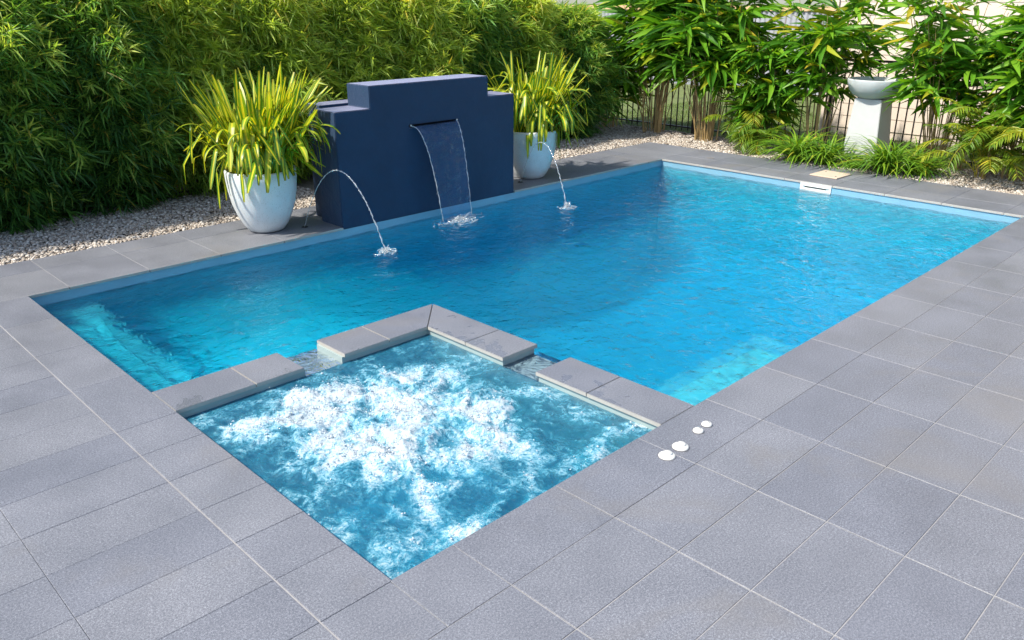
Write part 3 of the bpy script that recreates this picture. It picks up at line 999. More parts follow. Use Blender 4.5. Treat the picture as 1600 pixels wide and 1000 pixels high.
def splash(cx, cy, rx, ry, n, rng, label, spread=1.0):
    """broken white water: irregular low crown, streaks and droplets"""
    root = tag(empty("splash", (cx, cy, 0)), label, "splash", "white splashes on the pool")
    so = Soup()
    th = rng.random(n) * 2 * PI; r = np.abs(rng.normal(0, 0.5, n))
    P = np.stack([rx * r * np.cos(th), ry * r * np.sin(th), WL + np.abs(rng.normal(0, 0.010, n)) * np.exp(-r) * 2], 1)
    Vb, Fb = blobs(P, rng.gamma(2, 0.0021, n), rng, 0.7, 0.15)
    so.add(Vb, Fb)
    tag(link("droplets", so.mesh("droplets", M_spray, True), root), kind='stuff')
    so = Soup()
    # streaks of foam lying on the water
    for k in range(int(34 * spread)):
        a = rng.random() * 2 * PI; r0 = rng.uniform(0.2, 1.5)
        m = 10
        t = np.linspace(0, 1, m)
        aa = a + t * rng.uniform(-0.9, 0.9)
        rr = r0 * (1 + 0.2 * t)
        Pp = np.stack([rx * rr * np.cos(aa) + rng.normal(0, 0.003, m), ry * rr * np.sin(aa) + rng.normal(0, 0.003, m), np.full(m, WL + 0.004)], 1)
        Vt, Ft = tube_np(Pp, 0.0016 + 0.0045 * np.sin(t * PI) * rng.random(), 5)
        so.add(Vt, np.concatenate([Ft[:, [0, 1, 2]], Ft[:, [0, 2, 3]]]))
    # crown fingers
    for k in range(16):
        a = rng.random() * 2 * PI; m = 6; t = np.linspace(0, 1, m)
        ln = rng.uniform(0.02, 0.065)
        Pp = np.stack([0.5 * rx * np.cos(a) * (0.4 + t), 0.5 * ry * np.sin(a) * (0.4 + t), WL + ln * np.sin(t * 2.0)], 1)
        Vt, Ft = tube_np(Pp, 0.004 * (1 - 0.7 * t), 5)
        so.add(Vt, np.concatenate([Ft[:, [0, 1, 2]], Ft[:, [0, 2, 3]]]))
    tag(link("froth", so.mesh("froth", M_spray, True), root), kind='stuff')
    return root
splash(2.71, -0.68, 0.075, 0.06, 420, wr, "white splash where the left arcing water jet lands in the pool")
splash(5.10, -0.70, 0.07, 0.055, 320, wr, "small white splash where the right thin water jet lands in the pool", 0.8)
sp3 = splash(3.92, -0.29, 0.23, 0.10, 900, wr, "long white splash below the falling sheet of water", 1.6)

def jet(p0, p1, apex, label):
    root = empty("water_jet", p0)
    tag(root, label, "water jet", "arcing deck jets of water")
    n = 140
    t = np.linspace(0, 1, n)
    z0, z1 = p0[2], p1[2]
    # parabola through z0, apex, z1
    A = math.sqrt(apex - z0); B = math.sqrt(apex - z1)
    z = apex - (A - (A + B) * t) ** 2
    P = np.stack([(p1[0] - p0[0]) * t, (p1[1] - p0[1]) * t, z - z0], 1)
    P[:, :2] += wr.normal(0, 0.0007, (n, 2)) * (1 + 3 * t[:, None])
    rr = 0.0034 + 0.0022 * t + (0.0028 * np.sin(t * 210 + 4 * np.sin(t * 31))) * np.clip(t * 2.2, 0.15, 1)
    Vt, Ft = tube_np(P, np.clip(rr, 0.0007, 1), 6)
    link("stream", np_mesh("stream", Vt, Ft, M_jet, smooth=True), root)
    k = wr.integers(60, n, 60)
    Vb, Fb = blobs(P[k] + wr.normal(0, 0.0055, (60, 3)), wr.uniform(0.001, 0.0028, 60), wr)
    tag(link("droplets", np_mesh("droplets", Vb, Fb, M_spray, smooth=True), root), kind='stuff')
    nb = bmesh.new()
    lathe(nb, [(0.0, 0.003), (0.006, 0.003), (0.007, 0.0045), (0.026, 0.0045), (0.030, 0.003), (0.031, 0.0)], 24)
    no = bm_obj("nozzle", nb, M_dark, None, True)
    no.parent = root
    return root
jet((2.464, 0.262, 0.003), (2.71, -0.68, WL), 0.585, "arcing jet of water from the paving beside the left pot")
jet((5.352, 0.261, 0.003), (5.10, -0.70, WL), 0.53, "thin arcing jet of water in front of the right pot")

# ---- pots ---------------------------------------------------------------------------
def make_pot(loc, label, sc=1.0):
    root = empty("plant_pot", loc)
    tag(root, label, "plant pot", "white terrazzo pots")
    bm = bmesh.new()
    prof = [(0.0, 0.0), (0.135, 0.0), (0.165, 0.012), (0.20, 0.06), (0.245, 0.15), (0.283, 0.26), (0.305, 0.38), (0.315, 0.48), (0.318, 0.555), (0.315, 0.568), (0.304, 0.572), (0.292, 0.566), (0.288, 0.50), (0.285, 0.46)]
    lathe(bm, [(r * sc, z * sc) for r, z in prof], 56)
    bm_obj("pot_body", bm, M_pot, root, True)
    bm = bmesh.new()
    lathe(bm, [(0.287 * sc, 0.50 * sc), (0.2 * sc, 0.515 * sc), (0.0, 0.52 * sc)], 32)
    bm_obj("soil", bm, M_soil, root, True)
    return root

def strap_leaf(rng, L, az, elev, kind):
    """centreline of a stiff strap leaf: straight or gently arched, often snapped over once or twice"""
    n = 18
    pts = [np.zeros(3)]
    e = elev; step = L / n; a = az
    k1 = int(rng.integers(7, 13)) if kind == 'kink' else -1
    k2 = k1 + int(rng.integers(3, 7)) if rng.random() < 0.4 else -1
    c0 = rng.uniform(0.0, 0.022)
    for i in range(n):
        t = i / n
        if kind == 'up': e -= c0 * (0.6 + t)
        elif kind == 'arch': e -= 0.02 + 0.30 * t * t + c0
        else:
            if i == k1:
                e = rng.uniform(-1.5, -0.25); a += rng.normal(0, 0.5)
            elif i == k2:
                e = max(e - rng.uniform(0.5, 1.2), -1.52)
            else: e -= c0 if i < k1 else 0.02
        e = max(e, -1.53)
        pts.append(pts[-1] + step * np.array([math.cos(a) * math.cos(e), math.sin(a) * math.cos(e), math.sin(e)]))
    return np.array(pts)

def strap_mesh(P, W, rng, az):
    n = len(P)
    T = unit(np.gradient(P, axis=0))
    side = np.cross(T, np.array([0, 0, 1.0]))
    s0 = np.array([-math.sin(az), math.cos(az), 0])
    bad = np.linalg.norm(side, axis=1) < 0.25
    side[bad] = s0
    side = unit(side)
    for i in range(1, n):
        if side[i] @ side[i - 1] < 0: side[i] *= -1
    nr = np.cross(side, T)
    tw = rng.uniform(-0.45, 0.45)
    u = np.linspace(0, 1, n)
    th = tw * u
    S = side * np.cos(th)[:, None] + nr * np.sin(th)[:, None]
    Nn = np.cross(S, T)
    w = W * np.minimum(1, 0.6 + u * 1.6) * np.where(u > 0.90, np.clip((1.0 - u) / 0.10, 0.28, 1) ** 0.6, 1)
    cols = []
    for k, c in enumerate((-1, -0.45, 0, 0.45, 1)):
        fold = abs(c) * 0.22
        cols.append(P + S * (w * 0.5 * c)[:, None] + Nn * (w * 0.5 * fold)[:, None])
    V = np.stack(cols, 1).reshape(-1, 3)
    i, j = np.meshgrid(np.arange(n - 1), np.arange(4), indexing='ij')
    F = np.stack([i * 5 + j, (i + 1) * 5 + j, (i + 1) * 5 + j + 1, i * 5 + j + 1], -1).reshape(-1, 4)
    ac = np.tile(np.array([1, 0.45, 0, 0.45, 1.0]), n)
    al = np.repeat(u, 5)
    return np_mesh("leaf", V, F, M_strap, {'across': ac, 'along': al}, True)

def strap_plant(loc, label, rng, n_leaf, lean=0.0, spikes=()):
    root = empty("striped_strap_plant", loc)
    tag(root, label, "potted plant", "striped strap leaved plants in pots")
    for k in range(n_leaf):
        az = rng.random() * 2 * PI
        if rng.random() < 0.45: az = lean + rng.normal(0, 0.8)
        r = 0.24 * math.sqrt(rng.random()); ar = az + rng.normal(0, 0.9)
        kk = rng.random()
        if kk < 0.32: kind, el, L = 'up', rng.uniform(0.9, 1.5), rng.uniform(0.50, 1.0)
        elif kk < 0.60: kind, el, L = 'arch', rng.uniform(0.85, 1.45), rng.uniform(0.75, 1.1)
        else: kind, el, L = 'kink', rng.uniform(0.7, 1.45), rng.uniform(0.65, 1.15)
        P = strap_leaf(rng, L, az, el, kind)
        P += np.array([r * math.cos(ar), r * math.sin(ar), 0.0])
        # keep hanging tips outside the pot wall and above the paving
        rad = np.hypot(P[:, 0], P[:, 1])
        low = P[:, 2] < 0.06
        need = np.where(low, 0.34, 0.0)
        f = np.where((rad < need), need / np.maximum(rad, 0.05), 1.0)
        u = np.arange(len(P)) > 5
        f = np.where(u, f, 1.0)
        P[:, 0] *= f; P[:, 1] *= f
        P[:, 2] = np.maximum(P[:, 2], -0.47 + 0.02 * rng.random())
        wp = P + np.array(loc)
        hit = (wp[:, 0] > 2.69) & (wp[:, 0] < 5.01) & (wp[:, 1] > -0.03) & (wp[:, 1] < 0.63) & (wp[:, 2] < np.where((wp[:, 0] > 3.07) & (wp[:, 0] < 4.64), 1.30, 1.10))
        if hit.any(): continue
        if rad.max() > (0.62 + 0.2 * rng.random()): continue
        if P[:, 2].min() < -0.03 and rng.random() < 0.32: continue
        if loc[0] < 3 and ((wp[:, 0] > 2.40) & (wp[:, 2] < 0.50)).any(): continue
        link("leaf", strap_mesh(P, rng.uniform(0.030, 0.054), rng, az), root)
    for (az, el, L) in spikes:
        P = strap_leaf(rng, L, az, el, 'up')
        link("leaf", strap_mesh(P, 0.022, rng, az), root)
    return root
PL = (2.175, 0.448, 0.0); PR = (5.66, 0.400, 0.0)
make_pot((PL[0], PL[1], 0.0015), "white terrazzo pot on the paving left of the navy wall", 1.0)
make_pot((PR[0], PR[1], 0.0015), "white terrazzo pot half hidden behind the right end of the navy wall", 1.0)
pr = np.random.default_rng(42)
strap_plant((PL[0], PL[1], 0.518), "sprawling yellow striped strap leaved plant in the left pot", pr, 460, -0.9, ((0.3, 1.45, 0.95), (2.6, 1.5, 0.9), (1.0, 1.4, 0.85)))
strap_plant((PR[0], PR[1], 0.518), "tall yellow striped strap leaved plant in the right pot behind the wall", pr, 340, -0.75, ((1.8, 1.45, 0.95), (0.5, 1.3, 1.0), (3.0, 1.35, 0.9)))

# ---- air valves on the coping --------------------------------------------------------
for (x, y, r, lb, capped) in ((1.465, -4.585, 0.040, "large white domed air valve nearest the spa corner, on the coping", 1), (1.580, -4.582, 0.040, "large white domed air valve just beyond the nearest one", 1),
                      (1.774, -4.554, 0.027, "small white button, nearer one of the two beside the kerb", 0), (1.861, -4.547, 0.027, "small white button farthest from the spa, on the coping", 0)):
    root = tag(empty("air_valve", (x, y, 0.001)), lb, "pool valve", "white valves on the coping")
    bm = bmesh.new()
    lathe(bm, [(r, 0), (r, 0.004), (r * 0.93, 0.008), (r * 0.72, 0.0125), (r * 0.62, 0.0135), (0.0, 0.0145)], 28)
    bm_obj("base", bm, M_white, root, True)
    if capped:
        bm = bmesh.new()
        lathe(bm, [(r * 0.5, 0.0), (r * 0.5, 0.006), (r * 0.42, 0.010), (0.0, 0.011)], 24)
        c = bm_obj("cap", bm, M_white, root, True); c.location = (r * 0.12, -r * 0.06, 0.0130); c.rotation_euler = (0.08, 0.1, 0)
    else:
        bm = bmesh.new()
        lathe(bm, [(r * 0.45, 0.0), (r * 0.45, 0.003), (0.0, 0.004)], 20)
        c = bm_obj("cap", bm, M_white, root, True); c.location = (0, 0, 0.0140)
    bm = bmesh.new()
    lathe(bm, [(r * 1.06, 0.0), (r * 1.06, 0.0016), (r * 0.995, 0.0018)], 28)
    bm_obj("seal_ring", bm, M_groutd, root, True)

# ---- skimmer on the end wall + lid + drain cover -------------------------------------
sk = tag(empty("skimmer", (L_, -2.20, -0.06)), "white skimmer face plate with a dark slot on the far pool wall", "skimmer")
bm = bmesh.new()
w2, h2, sl, sh = 0.19, 0.050, 0.135, 0.0065
for (a, b, c, d) in ((-w2, w2, sh, h2), (-w2, w2, -h2, -sh), (-w2, -sl, -sh, sh), (sl, w2, -sh, sh)):
    add_box(bm, -0.014, -0.001, a, b, c, d)
bm_obj("face_plate", bm, M_white, sk)
bm = bmesh.new(); add_box(bm, -0.004, -0.0005, -sl, sl, -sh, sh); bm_obj("slot", bm, M_dark, sk)
bm = bmesh.new(); add_box(bm, -0.026, -0.0142, -w2 + 0.03, w2 - 0.03, 0.012, 0.020, bev=0.002); bm_obj("rim", bm, M_white, sk)
lid = tag(empty("access_lid", (8.35, -2.11, 0.002), R(-2)), "square beige skimmer lid lying slightly proud on the far paving", "lid")
bm = bmesh.new(); add_box(bm, -0.19, 0.19, -0.175, 0.175, 0.0, 0.014, bev=0.003); bm_obj("panel", bm, M_lid, lid)
for (a, b) in ((-0.11, -0.12), (0.11, 0.12)):
    bm = bmesh.new(); lathe(bm, [(0.011, 0.0), (0.011, 0.002), (0.0, 0.002)], 14); o = bm_obj("finger_hole", bm, M_dark, lid); o.location = (a, b, 0.0138)
gd = tag(empty("drain_cover", (8.30, -0.44, 0.001)), "small dark round drain cover in the far paving", "drain cover")
bm = bmesh.new(); lathe(bm, [(0.055, 0), (0.055, 0.003), (0.045, 0.004), (0.0, 0.0035)], 24); bm_obj("grate", bm, M_groutd, gd)

# ---- bird bath -----------------------------------------------------------------------
bb = tag(empty("bird_bath", (9.50, -2.02, -0.02)), "white tapered square pedestal with a pale round bowl on top", "bird bath")
bm = bmesh.new()
a, b, hh = 0.228, 0.172, 0.84
lo = [bm.verts.new((sx * a, sy * a, 0)) for sx, sy in ((-1, -1), (1, -1), (1, 1), (-1, 1))]
hi = [bm.verts.new((sx * b, sy * b, hh)) for sx, sy in ((-1, -1), (1, -1), (1, 1), (-1, 1))]
bm.faces.new(hi); bm.faces.new(lo[::-1])
for i in range(4): bm.faces.new((lo[i], lo[(i + 1) % 4], hi[(i + 1) % 4], hi[i]))
bmesh.ops.bevel(bm, geom=list(bm.edges), offset=0.006, segments=2, affect='EDGES')
bm_obj("pedestal", bm, M_bath, bb)
bm = bmesh.new()
lathe(bm, [(0.0, 0.0), (0.16, 0.0), (0.205, 0.010), (0.265, 0.045), (0.312, 0.10), (0.338, 0.165), (0.348, 0.225), (0.345, 0.238), (0.330, 0.240), (0.322, 0.23), (0.30, 0.16), (0.23, 0.09), (0.10, 0.055), (0.0, 0.05)], 48)
o = bm_obj("bowl", bm, M_bowl, bb, True); o.location = (0, 0, hh + 0.001)
bm = bmesh.new()
lathe(bm, [(0.0, 0.012), (0.05, 0.01), (0.07, 0.0)], 9)
o = bm_obj("bowl_centre", bm, M_bowl, bb); o.location = (0.02, 0.05, hh + 0.19); 
bm = bmesh.new(); lathe(bm, [(0.305, 0), (0.0, 0.002)], 40); o = bm_obj("bowl_water", bm, M_dark, bb); o.location = (0, 0, hh + 0.188)

# ---- black pool fence ----------------------------------------------------------------
FX = 10.0
fence = tag(empty("pool_fence", (FX, -0.8, -0.03)), "black upright bar metal pool fence behind the right hand plants", "fence")
bm = bmesh.new(); add_box(bm, -0.0075, 0.0075, -0.0075, 0.0075, 0.06, 1.255); bar_me = bpy.data.meshes.new("bar"); bm.to_mesh(bar_me); bm.free(); bar_me.materials.append(M_black)
y = 3.1
posts = (3.15, 0.98, -1.22, -3.42, -5.62)
while y > -5.6:
    if min(abs(y - p) for p in posts) > 0.045:
        link("bar", bar_me, fence, (0, y + 0.8, 0))
    y -= 0.112
for z in (0.10, 0.86, 1.255):
    for (p, q) in zip(posts, posts[1:]):
        bm = bmesh.new(); add_box(bm, -0.019, 0.019, q + 0.8 + 0.026, p + 0.8 - 0.026, z, z + (0.030 if z > 1 else 0.022)); bm_obj("rail", bm, M_black, fence)
for p in posts:
    bm = bmesh.new(); add_box(bm, -0.025, 0.025, p + 0.8 - 0.025, p + 0.8 + 0.025, 0, 1.32, bev=0.003); bm_obj("post", bm, M_black, fence)
# thin wire strands of low green edging netting
# ---- neighbour's house: cream boards -------------------------------------------------
HX = 11.75
house = tag(empty("cream_house", (HX + 3, -4.5, -0.03)), "cream weatherboard house wall beyond the black fence", "house")
HY0, HY1 = -9.5, -0.35
bm = bmesh.new(); add_box(bm, -2.97, 3.0, HY0 + 4.5, HY1 + 4.5, 0.0, 5.6); bm_obj("wall", bm, M_board, house)
bm = bmesh.new()                                        # one lapped board, shared
bl = HY1 - HY0
vs = [bm.verts.new(p) for p in ((0, 0, 0), (0, bl, 0), (-0.013, bl, 0), (-0.013, 0, 0), (0, 0, 0.186), (0, bl, 0.186), (-0.006, bl, 0.186), (-0.006, 0, 0.186))]
for q in ((3, 2, 1, 0), (4, 5, 6, 7), (0, 1, 5, 4), (1, 2, 6, 5), (2, 3, 7, 6), (3, 0, 4, 7)): bm.faces.new([vs[i] for i in q])
bmesh.ops.recalc_face_normals(bm, faces=bm.faces)
board_me = bpy.data.meshes.new("board"); bm.to_mesh(board_me); bm.free(); board_me.materials.append(M_board)
for k in range(29):
    link("board", board_me, house, (-2.972, HY0 + 4.5, 0.12 + 0.188 * k))
bm = bmesh.new(); add_box(bm, -3.02, -2.93, HY1 + 4.502, HY1 + 4.56, 0, 5.6); bm_obj("corner_trim", bm, M_board, house)
bm = bmesh.new()
vs = [bm.verts.new(p) for p in ((-3.3, HY0 + 4.2, 5.62), (3.5, HY0 + 4.2, 5.62), (3.5, HY1 + 4.9, 5.62), (-3.3, HY1 + 4.9, 5.62), (0, HY0 + 4.2, 7.0), (0, HY1 + 4.9, 7.0))]
for q in ((0, 1, 4), (3, 5, 2), (0, 4, 5, 3), (1, 2, 5, 4), (0, 3, 2, 1)): bm.faces.new([vs[i] for i in q])
bm_obj("roof", bm, M_greyfence, house)

# ---- grey ribbed steel fence far behind ----------------------------------------------
gf = tag(empty("steel_fence", (17.0, 4.0, -0.03)), "grey ribbed steel boundary fence with a tan capping, far behind the canes", "fence")
V = []; 
ys = []
y = -7.0
while y < 12.0:
    ys += [(y, 0.0), (y + 0.05, 0.0), (y + 0.065, -0.035), (y + 0.115, -0.035)]; y += 0.13
V = np.array([(x, yy, z) for z in (0.0, 1.78) for (yy, x) in ys])
m = len(ys)
F = np.array([[i, i + 1, m + i + 1, m + i] for i in range(m - 1)])
sheet_o = tag(link("ribbed_sheet", np_mesh("ribbed_sheet", V, F, M_greyfence), gf), kind='stuff')
bm = bmesh.new(); add_box(bm, -0.06, 0.03, -7.0, 12.0, 1.782, 1.88); bm_obj("capping", bm, M_tan, gf)

# ================================================================== PLANTS
def hedge_shrub_meshes(seed, mat, H=2.35, rx=0.72, ry=0.62, sprays=2400, lsc=1.0):
    rng = np.random.default_rng(seed)
    n = sprays
    z = rng.beta(1.25, 1.1, n) * H
    prof = np.interp(z / H, [0, 0.06, 0.25, 0.6, 0.85, 1.0], [0.55, 0.80, 1.0, 1.0, 0.85, 0.35])
    # foliage gathers in branch clumps
    a = rng.random(n) * 2 * PI
    # bias to the pool side (-y)
    a = np.where(rng.random(n) < 0.35, rng.normal(-PI / 2, 0.7, n), a)
    rad = np.sqrt(rng.uniform(0.25, 1.0, n)) * (1 + rng.normal(0, 0.10, n)) 
    nc = 26
    ca, cz, cs = rng.uniform(-PI, PI, nc), rng.uniform(0.1, 1.0, nc) * H, rng.uniform(0.16, 0.30, nc)
    aw = (a + PI) % (2 * PI) - PI
    dd = ((aw[:, None] - ca[None]) * rx) ** 2 + (z[:, None] - cz[None]) ** 2
    lump = 0.80 + 0.42 * np.max(np.exp(-dd / cs[None] ** 2), axis=1)
    rr = rad * prof * lump
    C = np.stack([rx * rr * np.cos(a), ry * rr * np.sin(a), z + 0.04], 1)
    out = np.stack([np.cos(a), np.sin(a), rng.uniform(-0.3, 1.0, n)], 1) + rng.normal(0, 0.35, (n, 3))
    out = unit(out)
    per = 13
    base = np.repeat(C, per, 0)
    o = np.repeat(out, per, 0)
    u = np.tile(np.linspace(0, 1, per), n) + rng.normal(0, 0.03, n * per)
    twig = 0.16 * lsc
    base = base + o * (u * twig)[:, None]
    base[:, 2] -= 0.05 * u * u
    spread = rng.normal(0, 0.52, (n * per, 3))
    d = unit(o * (0.55 + 0.5 * u)[:, None] + spread)
    d[:, 2] -= 0.12
    L = rng.uniform(0.10, 0.22, n * per) * lsc
    Wd = L * rng.uniform(0.07, 0.115, n * per)
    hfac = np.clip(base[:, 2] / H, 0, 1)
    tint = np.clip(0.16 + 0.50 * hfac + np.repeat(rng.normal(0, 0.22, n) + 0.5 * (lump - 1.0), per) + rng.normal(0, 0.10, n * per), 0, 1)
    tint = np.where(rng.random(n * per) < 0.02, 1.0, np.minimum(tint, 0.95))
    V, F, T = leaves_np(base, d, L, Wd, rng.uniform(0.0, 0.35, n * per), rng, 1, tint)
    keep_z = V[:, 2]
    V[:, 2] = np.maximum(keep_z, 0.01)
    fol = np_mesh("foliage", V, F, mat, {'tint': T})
    so = Soup()
    for k in range(22):
        aa = rng.random() * 2 * PI; r0 = rng.uniform(0, 0.22); h = rng.uniform(0.75, 1.0) * H
        t = np.linspace(0, 1, 8)
        leanr = rng.uniform(0.1, 0.5)
        P = np.stack([(r0 + leanr * t ** 1.6) * np.cos(aa), (r0 + leanr * 0.8 * t ** 1.6) * np.sin(aa), t * h], 1)
        Vt, Ft = tube_np(P, 0.009 * (1 - 0.75 * t) + 0.001, 5)
        so.add(Vt, Ft)
    stm = so.mesh("stems", M_stem)
    return fol, stm
HM = [hedge_shrub_meshes(101, M_hedge), hedge_shrub_meshes(102, M_hedge), hedge_shrub_meshes(103, M_hedge2, lsc=0.95), hedge_shrub_meshes(104, M_hedge2, 2.3)]
hedge = [  # x, y, scale, variant, rz, label
    (-1.30, 2.45, 1.02, 0, 0.0, "dense fine leaved dark green hedge shrub at the left edge of the photo"),
    (-0.35, 2.30, 1.0, 1, 0.2, "dark green hedge shrub overhanging the left end of the gravel"),
    (0.55, 2.42, 1.0, 0, -0.3, "dark green hedge shrub, third from the left, behind the pale gravel"),
    (1.50, 2.50, 1.0, 1, -0.1, "dark green hedge shrub behind and left of the left pot"),
    (2.45, 2.62, 1.0, 2, 0.0, "lighter green hedge shrub directly behind the left potted plant"),
    (3.45, 2.60, 1.02, 3, 0.25, "yellow green hedge shrub behind the left half of the navy wall"),
    (4.45, 2.62, 1.0, 2, -0.2, "yellow green hedge shrub behind the middle of the navy wall"),
    (5.45, 2.60, 1.0, 3, -0.1, "light green hedge shrub behind the right half of the navy wall"),
    (6.45, 2.60, 1.0, 0, 0.3, "green hedge shrub behind the right potted plant"),
    (7.40, 2.55, 0.96, 3, 0.2, "green hedge shrub just right of the right potted plant"),
    (8.35, 2.35, 0.80, 1, -0.25, "lower feathery hedge shrub at the right end of the hedge"),
]
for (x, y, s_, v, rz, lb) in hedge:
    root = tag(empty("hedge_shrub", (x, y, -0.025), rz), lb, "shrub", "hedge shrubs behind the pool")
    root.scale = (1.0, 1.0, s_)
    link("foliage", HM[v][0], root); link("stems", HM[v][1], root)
# second row of the hedge behind, so that it is as deep as it looks
HB = hedge_shrub_meshes(105, M_hedge2, 2.5, 0.8, 0.5, 700, 1.1)
for k in range(10):
    x = -1.2 + 1.02 * k
    root = tag(empty("hedge_shrub", (x, 3.45 + 0.1 * math.sin(k * 2.3), -0.025), k * 1.3), "back row shrub of the fine leaved hedge, hidden behind the front row", "shrub", "back row of the hedge")
    link("foliage", HB[0], root); link("stems", HB[1], root)

# broad leaved canes -------------------------------------------------------------------
_bl = []
def broad_leaf_meshes():
    rng = np.random.default_rng(9)
    for k in range(6):
        V, F, T = leaves_np(np.zeros((1, 3)), np.array([[1.0, 0, 0]]), np.array([1.0]), np.array([0.125 + 0.011 * k]), np.array([0.10 + 0.09 * k]), rng, 3, np.array([0.5]))
        # neutral orientation: fold upwards along z
        _bl.append(np_mesh("leaf", V, F, M_broado, None, False))
broad_leaf_meshes()
def cane_plant(loc, seed, label, H, spread, n_cane, n_clus, crown_lo, lsize, base_r=0.14, bias=None, lim=285, name="cane_plant"):
    rng = np.random.default_rng(seed)
    root = tag(empty(name, loc), label, "cane plant", "broad leaved canes along the fence")
    tips = []
    for k in range(n_cane):
        aa = rng.random() * 2 * PI; r0 = base_r * math.sqrt(rng.random()); h = H * rng.uniform(0.62, 1.1)
        t = np.linspace(0, 1, 12)
        lr = spread * rng.uniform(0.15, 1.0)
        a2 = aa + rng.normal(0, 0.3)
        P = np.stack([r0 * np.cos(aa) + lr * t ** 1.35 * np.cos(a2), r0 * np.sin(aa) + lr * t ** 1.35 * np.sin(a2), t * h], 1)
        r_ = rng.uniform(0.005, 0.010)
        node = 1 + 0.25 * (np.arange(12) % 3 == 0)
        Vt, Ft = tube_np(P, r_ * (1 - 0.6 * t) * node, 6)
        me = np_mesh("cane", Vt, Ft, M_cane, None, True)
        link("cane", me, root)
        tips.append(P)
    leaves = []
    for c in range(int(n_clus * 1.7)):
        P = tips[rng.integers(len(tips))]
        tt = rng.uniform(crown_lo, 1.0)
        q = tt * 11; i0 = int(min(q, 10)); pc = P[i0] * (1 - (q - i0)) + P[i0 + 1] * (q - i0)
        aa = rng.random() * 2 * PI
        if bias is not None and rng.random() < 0.55: aa = bias + rng.normal(0, 0.9)
        br = rng.uniform(0.05, 0.34)
        dirb = np.array([math.cos(aa), math.sin(aa), rng.uniform(-0.15, 0.7)])
        m = rng.integers(5, 9)
        for k in range(m):
            u = k / m
            b_ = pc + dirb * br * (0.3 + 0.7 * u)
            a3 = aa + (1 if k % 2 else -1) * rng.uniform(0.3, 1.15) * (1.1 - u)
            e3 = rng.uniform(-0.25, 0.65)
            leaves.append((b_, a3, e3, lsize * rng.uniform(0.85, 1.75), rng.integers(6), rng.normal(0, 0.5)))
    inv = Vector(loc)
    leaves.sort(key=lambda l: (Vector(l[0]) + inv - CAM).length)
    so = Soup(); LB = []
    for q, (b_, a3, e3, L, v, rl) in enumerate(leaves):
        if q < lim:
            o = link("leaf", _bl[v], root, b_)
            o.rotation_euler = (rl, -e3, a3); o.scale = (L, L, L)
        else:
            LB.append((b_, a3, e3, L))
    if LB:
        B = np.array([l[0] for l in LB]); d = np.array([[math.cos(l[1]) * math.cos(l[2]), math.sin(l[1]) * math.cos(l[2]), math.sin(l[2])] for l in LB])
        Ls = np.array([l[3] for l in LB])
        V, F, T = leaves_np(B, d, Ls, Ls * 0.15, rng.uniform(0.1, 0.5, len(LB)), rng, 2)
        tag(link("foliage", np_mesh("foliage", V, F, M_broad, {'tint': T}), root), kind='stuff')
    return root
TOC = math.atan2(-4.5, -10.5)
cane_plant((9.72, 1.55, -0.025), 31, "bushy broad leaved cane clump left of the pair at the pool's far corner", 2.35, 0.70, 34, 115, 0.50, 0.36, 0.19, TOC)
cane_plant((9.55, 0.45, -0.025), 32, "broad leaved clump with tan canes, right of the pair at the far corner", 2.4, 0.68, 36, 120, 0.50, 0.36, 0.17, TOC)
cane_plant((9.66, 2.45, -0.025), 33, "dark leafy canes in the corner between the hedge and the left cane clump", 1.75, 0.5, 18, 60, 0.25, 0.32, 0.16, TOC)
cane_plant((9.72, -1.22, -0.025), 34, "thin canes with drooping broad leaves just left of the bird bath", 2.15, 0.55, 16, 74, 0.48, 0.30, 0.12, TOC)
cane_plant((9.82, -2.78, -0.025), 35, "upright pale canes with broad leaves just right of the bird bath", 2.2, 0.55, 24, 78, 0.50, 0.30, 0.14, TOC)
cane_plant((9.75, -0.35, -0.025), 36, "leafy canes behind the yellow palm, midway along the fence", 1.9, 0.55, 16, 80, 0.30, 0.28, 0.14, TOC)
cane_plant((9.70, -3.75, -0.025), 37, "tall leafy canes at the right edge of the photo", 2.2, 0.60, 22, 95, 0.35, 0.32, 0.15, TOC)

# palms ---------------------------------------------------------------------------------
def frond(rng, L, az, el, curl, wl):
    n = 16
    t = np.linspace(0, 1, n)
    e = el; a = az; P = [np.zeros(3)]
    for i in range(n - 1):
        P.append(P[-1] + (L / n) * np.array([math.cos(a) * math.cos(e), math.sin(a) * math.cos(e), math.sin(e)])); e -= curl / n * (0.5 + 1.5 * i / n)
    P = np.array(P)
    so = Soup()
    Vt, Ft = tube_np(P, 0.004 * (1 - 0.7 * t) + 0.001, 5)
    so.add(Vt, np.concatenate([Ft[:, [0, 1, 2]], Ft[:, [0, 2, 3]]]), 0.85)
    T = unit(np.gradient(P, axis=0))
    S = unit(np.cross(T, np.array([0, 0, 1.0])))
    bs, ds, ls = [], [], []
    for q in np.linspace(3, n - 1.01, 22):
        i = int(q); f = q - i
        p = P[i] * (1 - f) + P[min(i + 1, n - 1)] * f
        for s_ in (-1, 1):
            bs.append(p); ds.append(T[i] * 0.75 + S[i] * s_ * 0.85 + np.array([0, 0, 0.12]) + rng.normal(0, 0.06, 3)); ls.append(wl * math.sin(0.5 + 2.4 * q / n) * rng.uniform(0.85, 1.1))
    ls = np.array(ls)
    V, F, Tt = leaves_np(np.array(bs), np.array(ds), ls, np.full(len(ls), 0.018), np.full(len(ls), 0.45), rng, 2, np.clip(rng.normal(rng.uniform(0.05, 0.65), 0.12, len(ls)), 0, 1))
    so.add(V, F, Tt)
    return so.mesh("frond", M_palm)
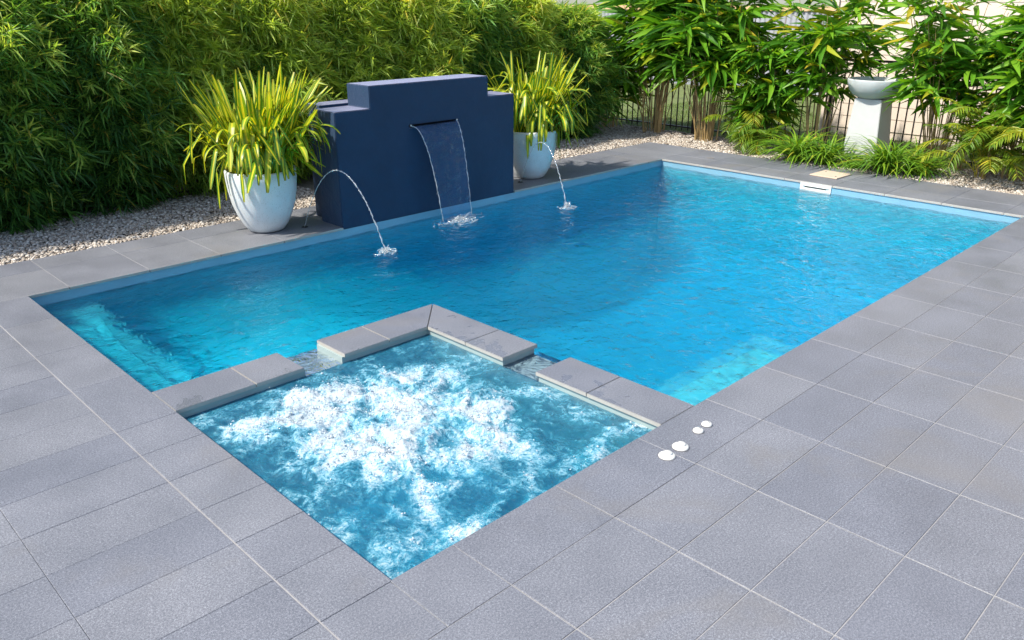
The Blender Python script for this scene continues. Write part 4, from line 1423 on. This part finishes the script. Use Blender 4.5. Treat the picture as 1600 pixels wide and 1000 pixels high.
def palm(loc, seed, n, L, label, bias=None, hmax=0.3):
    rng = np.random.default_rng(seed)
    root = tag(empty("small_palm", loc), label, "palm", "young palms along the fence")
    for k in range(n):
        az = rng.random() * 2 * PI
        if bias is not None and rng.random() < 0.5: az = bias + rng.normal(0, 0.8)
        z0 = rng.uniform(0.02, hmax)
        o = link("frond", frond(rng, L * rng.uniform(0.7, 1.15), az, rng.uniform(0.65, 1.35), rng.uniform(1.0, 2.3), 0.22), root, (0.05 * math.cos(az), 0.05 * math.sin(az), z0))
    so = Soup()
    for k in range(7):
        aa = rng.random() * 2 * PI
        P = np.array([[0.05 * math.cos(aa), 0.05 * math.sin(aa), 0], [0.06 * math.cos(aa), 0.06 * math.sin(aa), hmax * 0.6], [0.09 * math.cos(aa), 0.09 * math.sin(aa), hmax * 1.3]])
        Vt, Ft = tube_np(P, [0.012, 0.009, 0.004], 6); so.add(Vt, Ft)
    link("stems", so.mesh("stems", M_cane), root)
    return root
palm((9.35, -0.55, -0.025), 51, 18, 0.55, "low palm with bright yellow fronds beside the gravel, left of the bird bath", TOC, 0.2)
palm((9.60, -0.15, -0.025), 52, 14, 0.85, "taller green palm behind the low yellow palm", TOC, 0.6)
palm((9.45, -3.45, -0.025), 53, 34, 0.95, "large yellow green palm at the right edge over the gravel", TOC, 0.45)
palm((9.85, -3.05, -0.025), 54, 12, 0.8, "palm with hanging yellow fronds in front of the fence, right of the pale canes", TOC, 0.75)
palm((9.35, -4.25, -0.025), 55, 26, 0.9, "palm partly cut off by the right edge of the photo", TOC, 0.4)

# grassy tufts --------------------------------------------------------------------------
def tuft(loc, seed, n, L, label):
    rng = np.random.default_rng(seed)
    so = Soup()
    for k in range(n):
        az = rng.random() * 2 * PI; el = rng.uniform(0.75, 1.5); Lk = L * rng.uniform(0.6, 1.15)
        m = 9; P = [np.array([0.05 * rng.normal(), 0.05 * rng.normal(), 0.0])]; e = el
        for i in range(m - 1):
            P.append(P[-1] + Lk / m * np.array([math.cos(az) * math.cos(e), math.sin(az) * math.cos(e), math.sin(e)])); e -= rng.uniform(0.15, 0.32)
        P = np.array(P); P[:, 2] = np.maximum(P[:, 2], 0.012)
        T = unit(np.gradient(P, axis=0)); s0 = np.array([-math.sin(az), math.cos(az), 0.0])
        u = np.linspace(0, 1, m); w = 0.021 * np.minimum(1, 0.6 + u) * np.clip((1.02 - u) / 0.5, 0.05, 1)
        N_ = np.cross(np.tile(s0, (m, 1)), T)
        V = np.stack([P - s0 * (w * .5)[:, None] + N_ * (w * 0.2)[:, None], P, P + s0 * (w * .5)[:, None] + N_ * (w * 0.2)[:, None]], 1).reshape(-1, 3)
        i, j = np.meshgrid(np.arange(m - 1), np.arange(2), indexing='ij')
        F = np.stack([i * 3 + j, (i + 1) * 3 + j, (i + 1) * 3 + j + 1, i * 3 + j + 1], -1).reshape(-1, 4)
        so.add(V, F, min(1, max(0, rng.normal(0.5, 0.25))))
    o = link("grass_tuft", so.mesh("grass_tuft", M_tuft, True), None, loc)
    return tag(o, label, "grass tuft", "strappy grass tufts round the bird bath")
tuft((8.95, -1.36, -0.02), 61, 240, 0.80, "leftmost strappy grass tuft, spilling over the far paving")
tuft((9.02, -1.72, -0.02), 62, 200, 0.74, "strappy grass tuft at the left foot of the bird bath")
tuft((9.02, -2.10, -0.02), 63, 90, 0.48, "small strappy grass tuft behind the beige skimmer lid")
tuft((9.0, -2.50, -0.02), 64, 250, 0.82, "big strappy grass tuft at the right foot of the bird bath")
tuft((9.15, -2.85, -0.02), 65, 160, 0.70, "rightmost strappy grass tuft, below the upright pale canes")
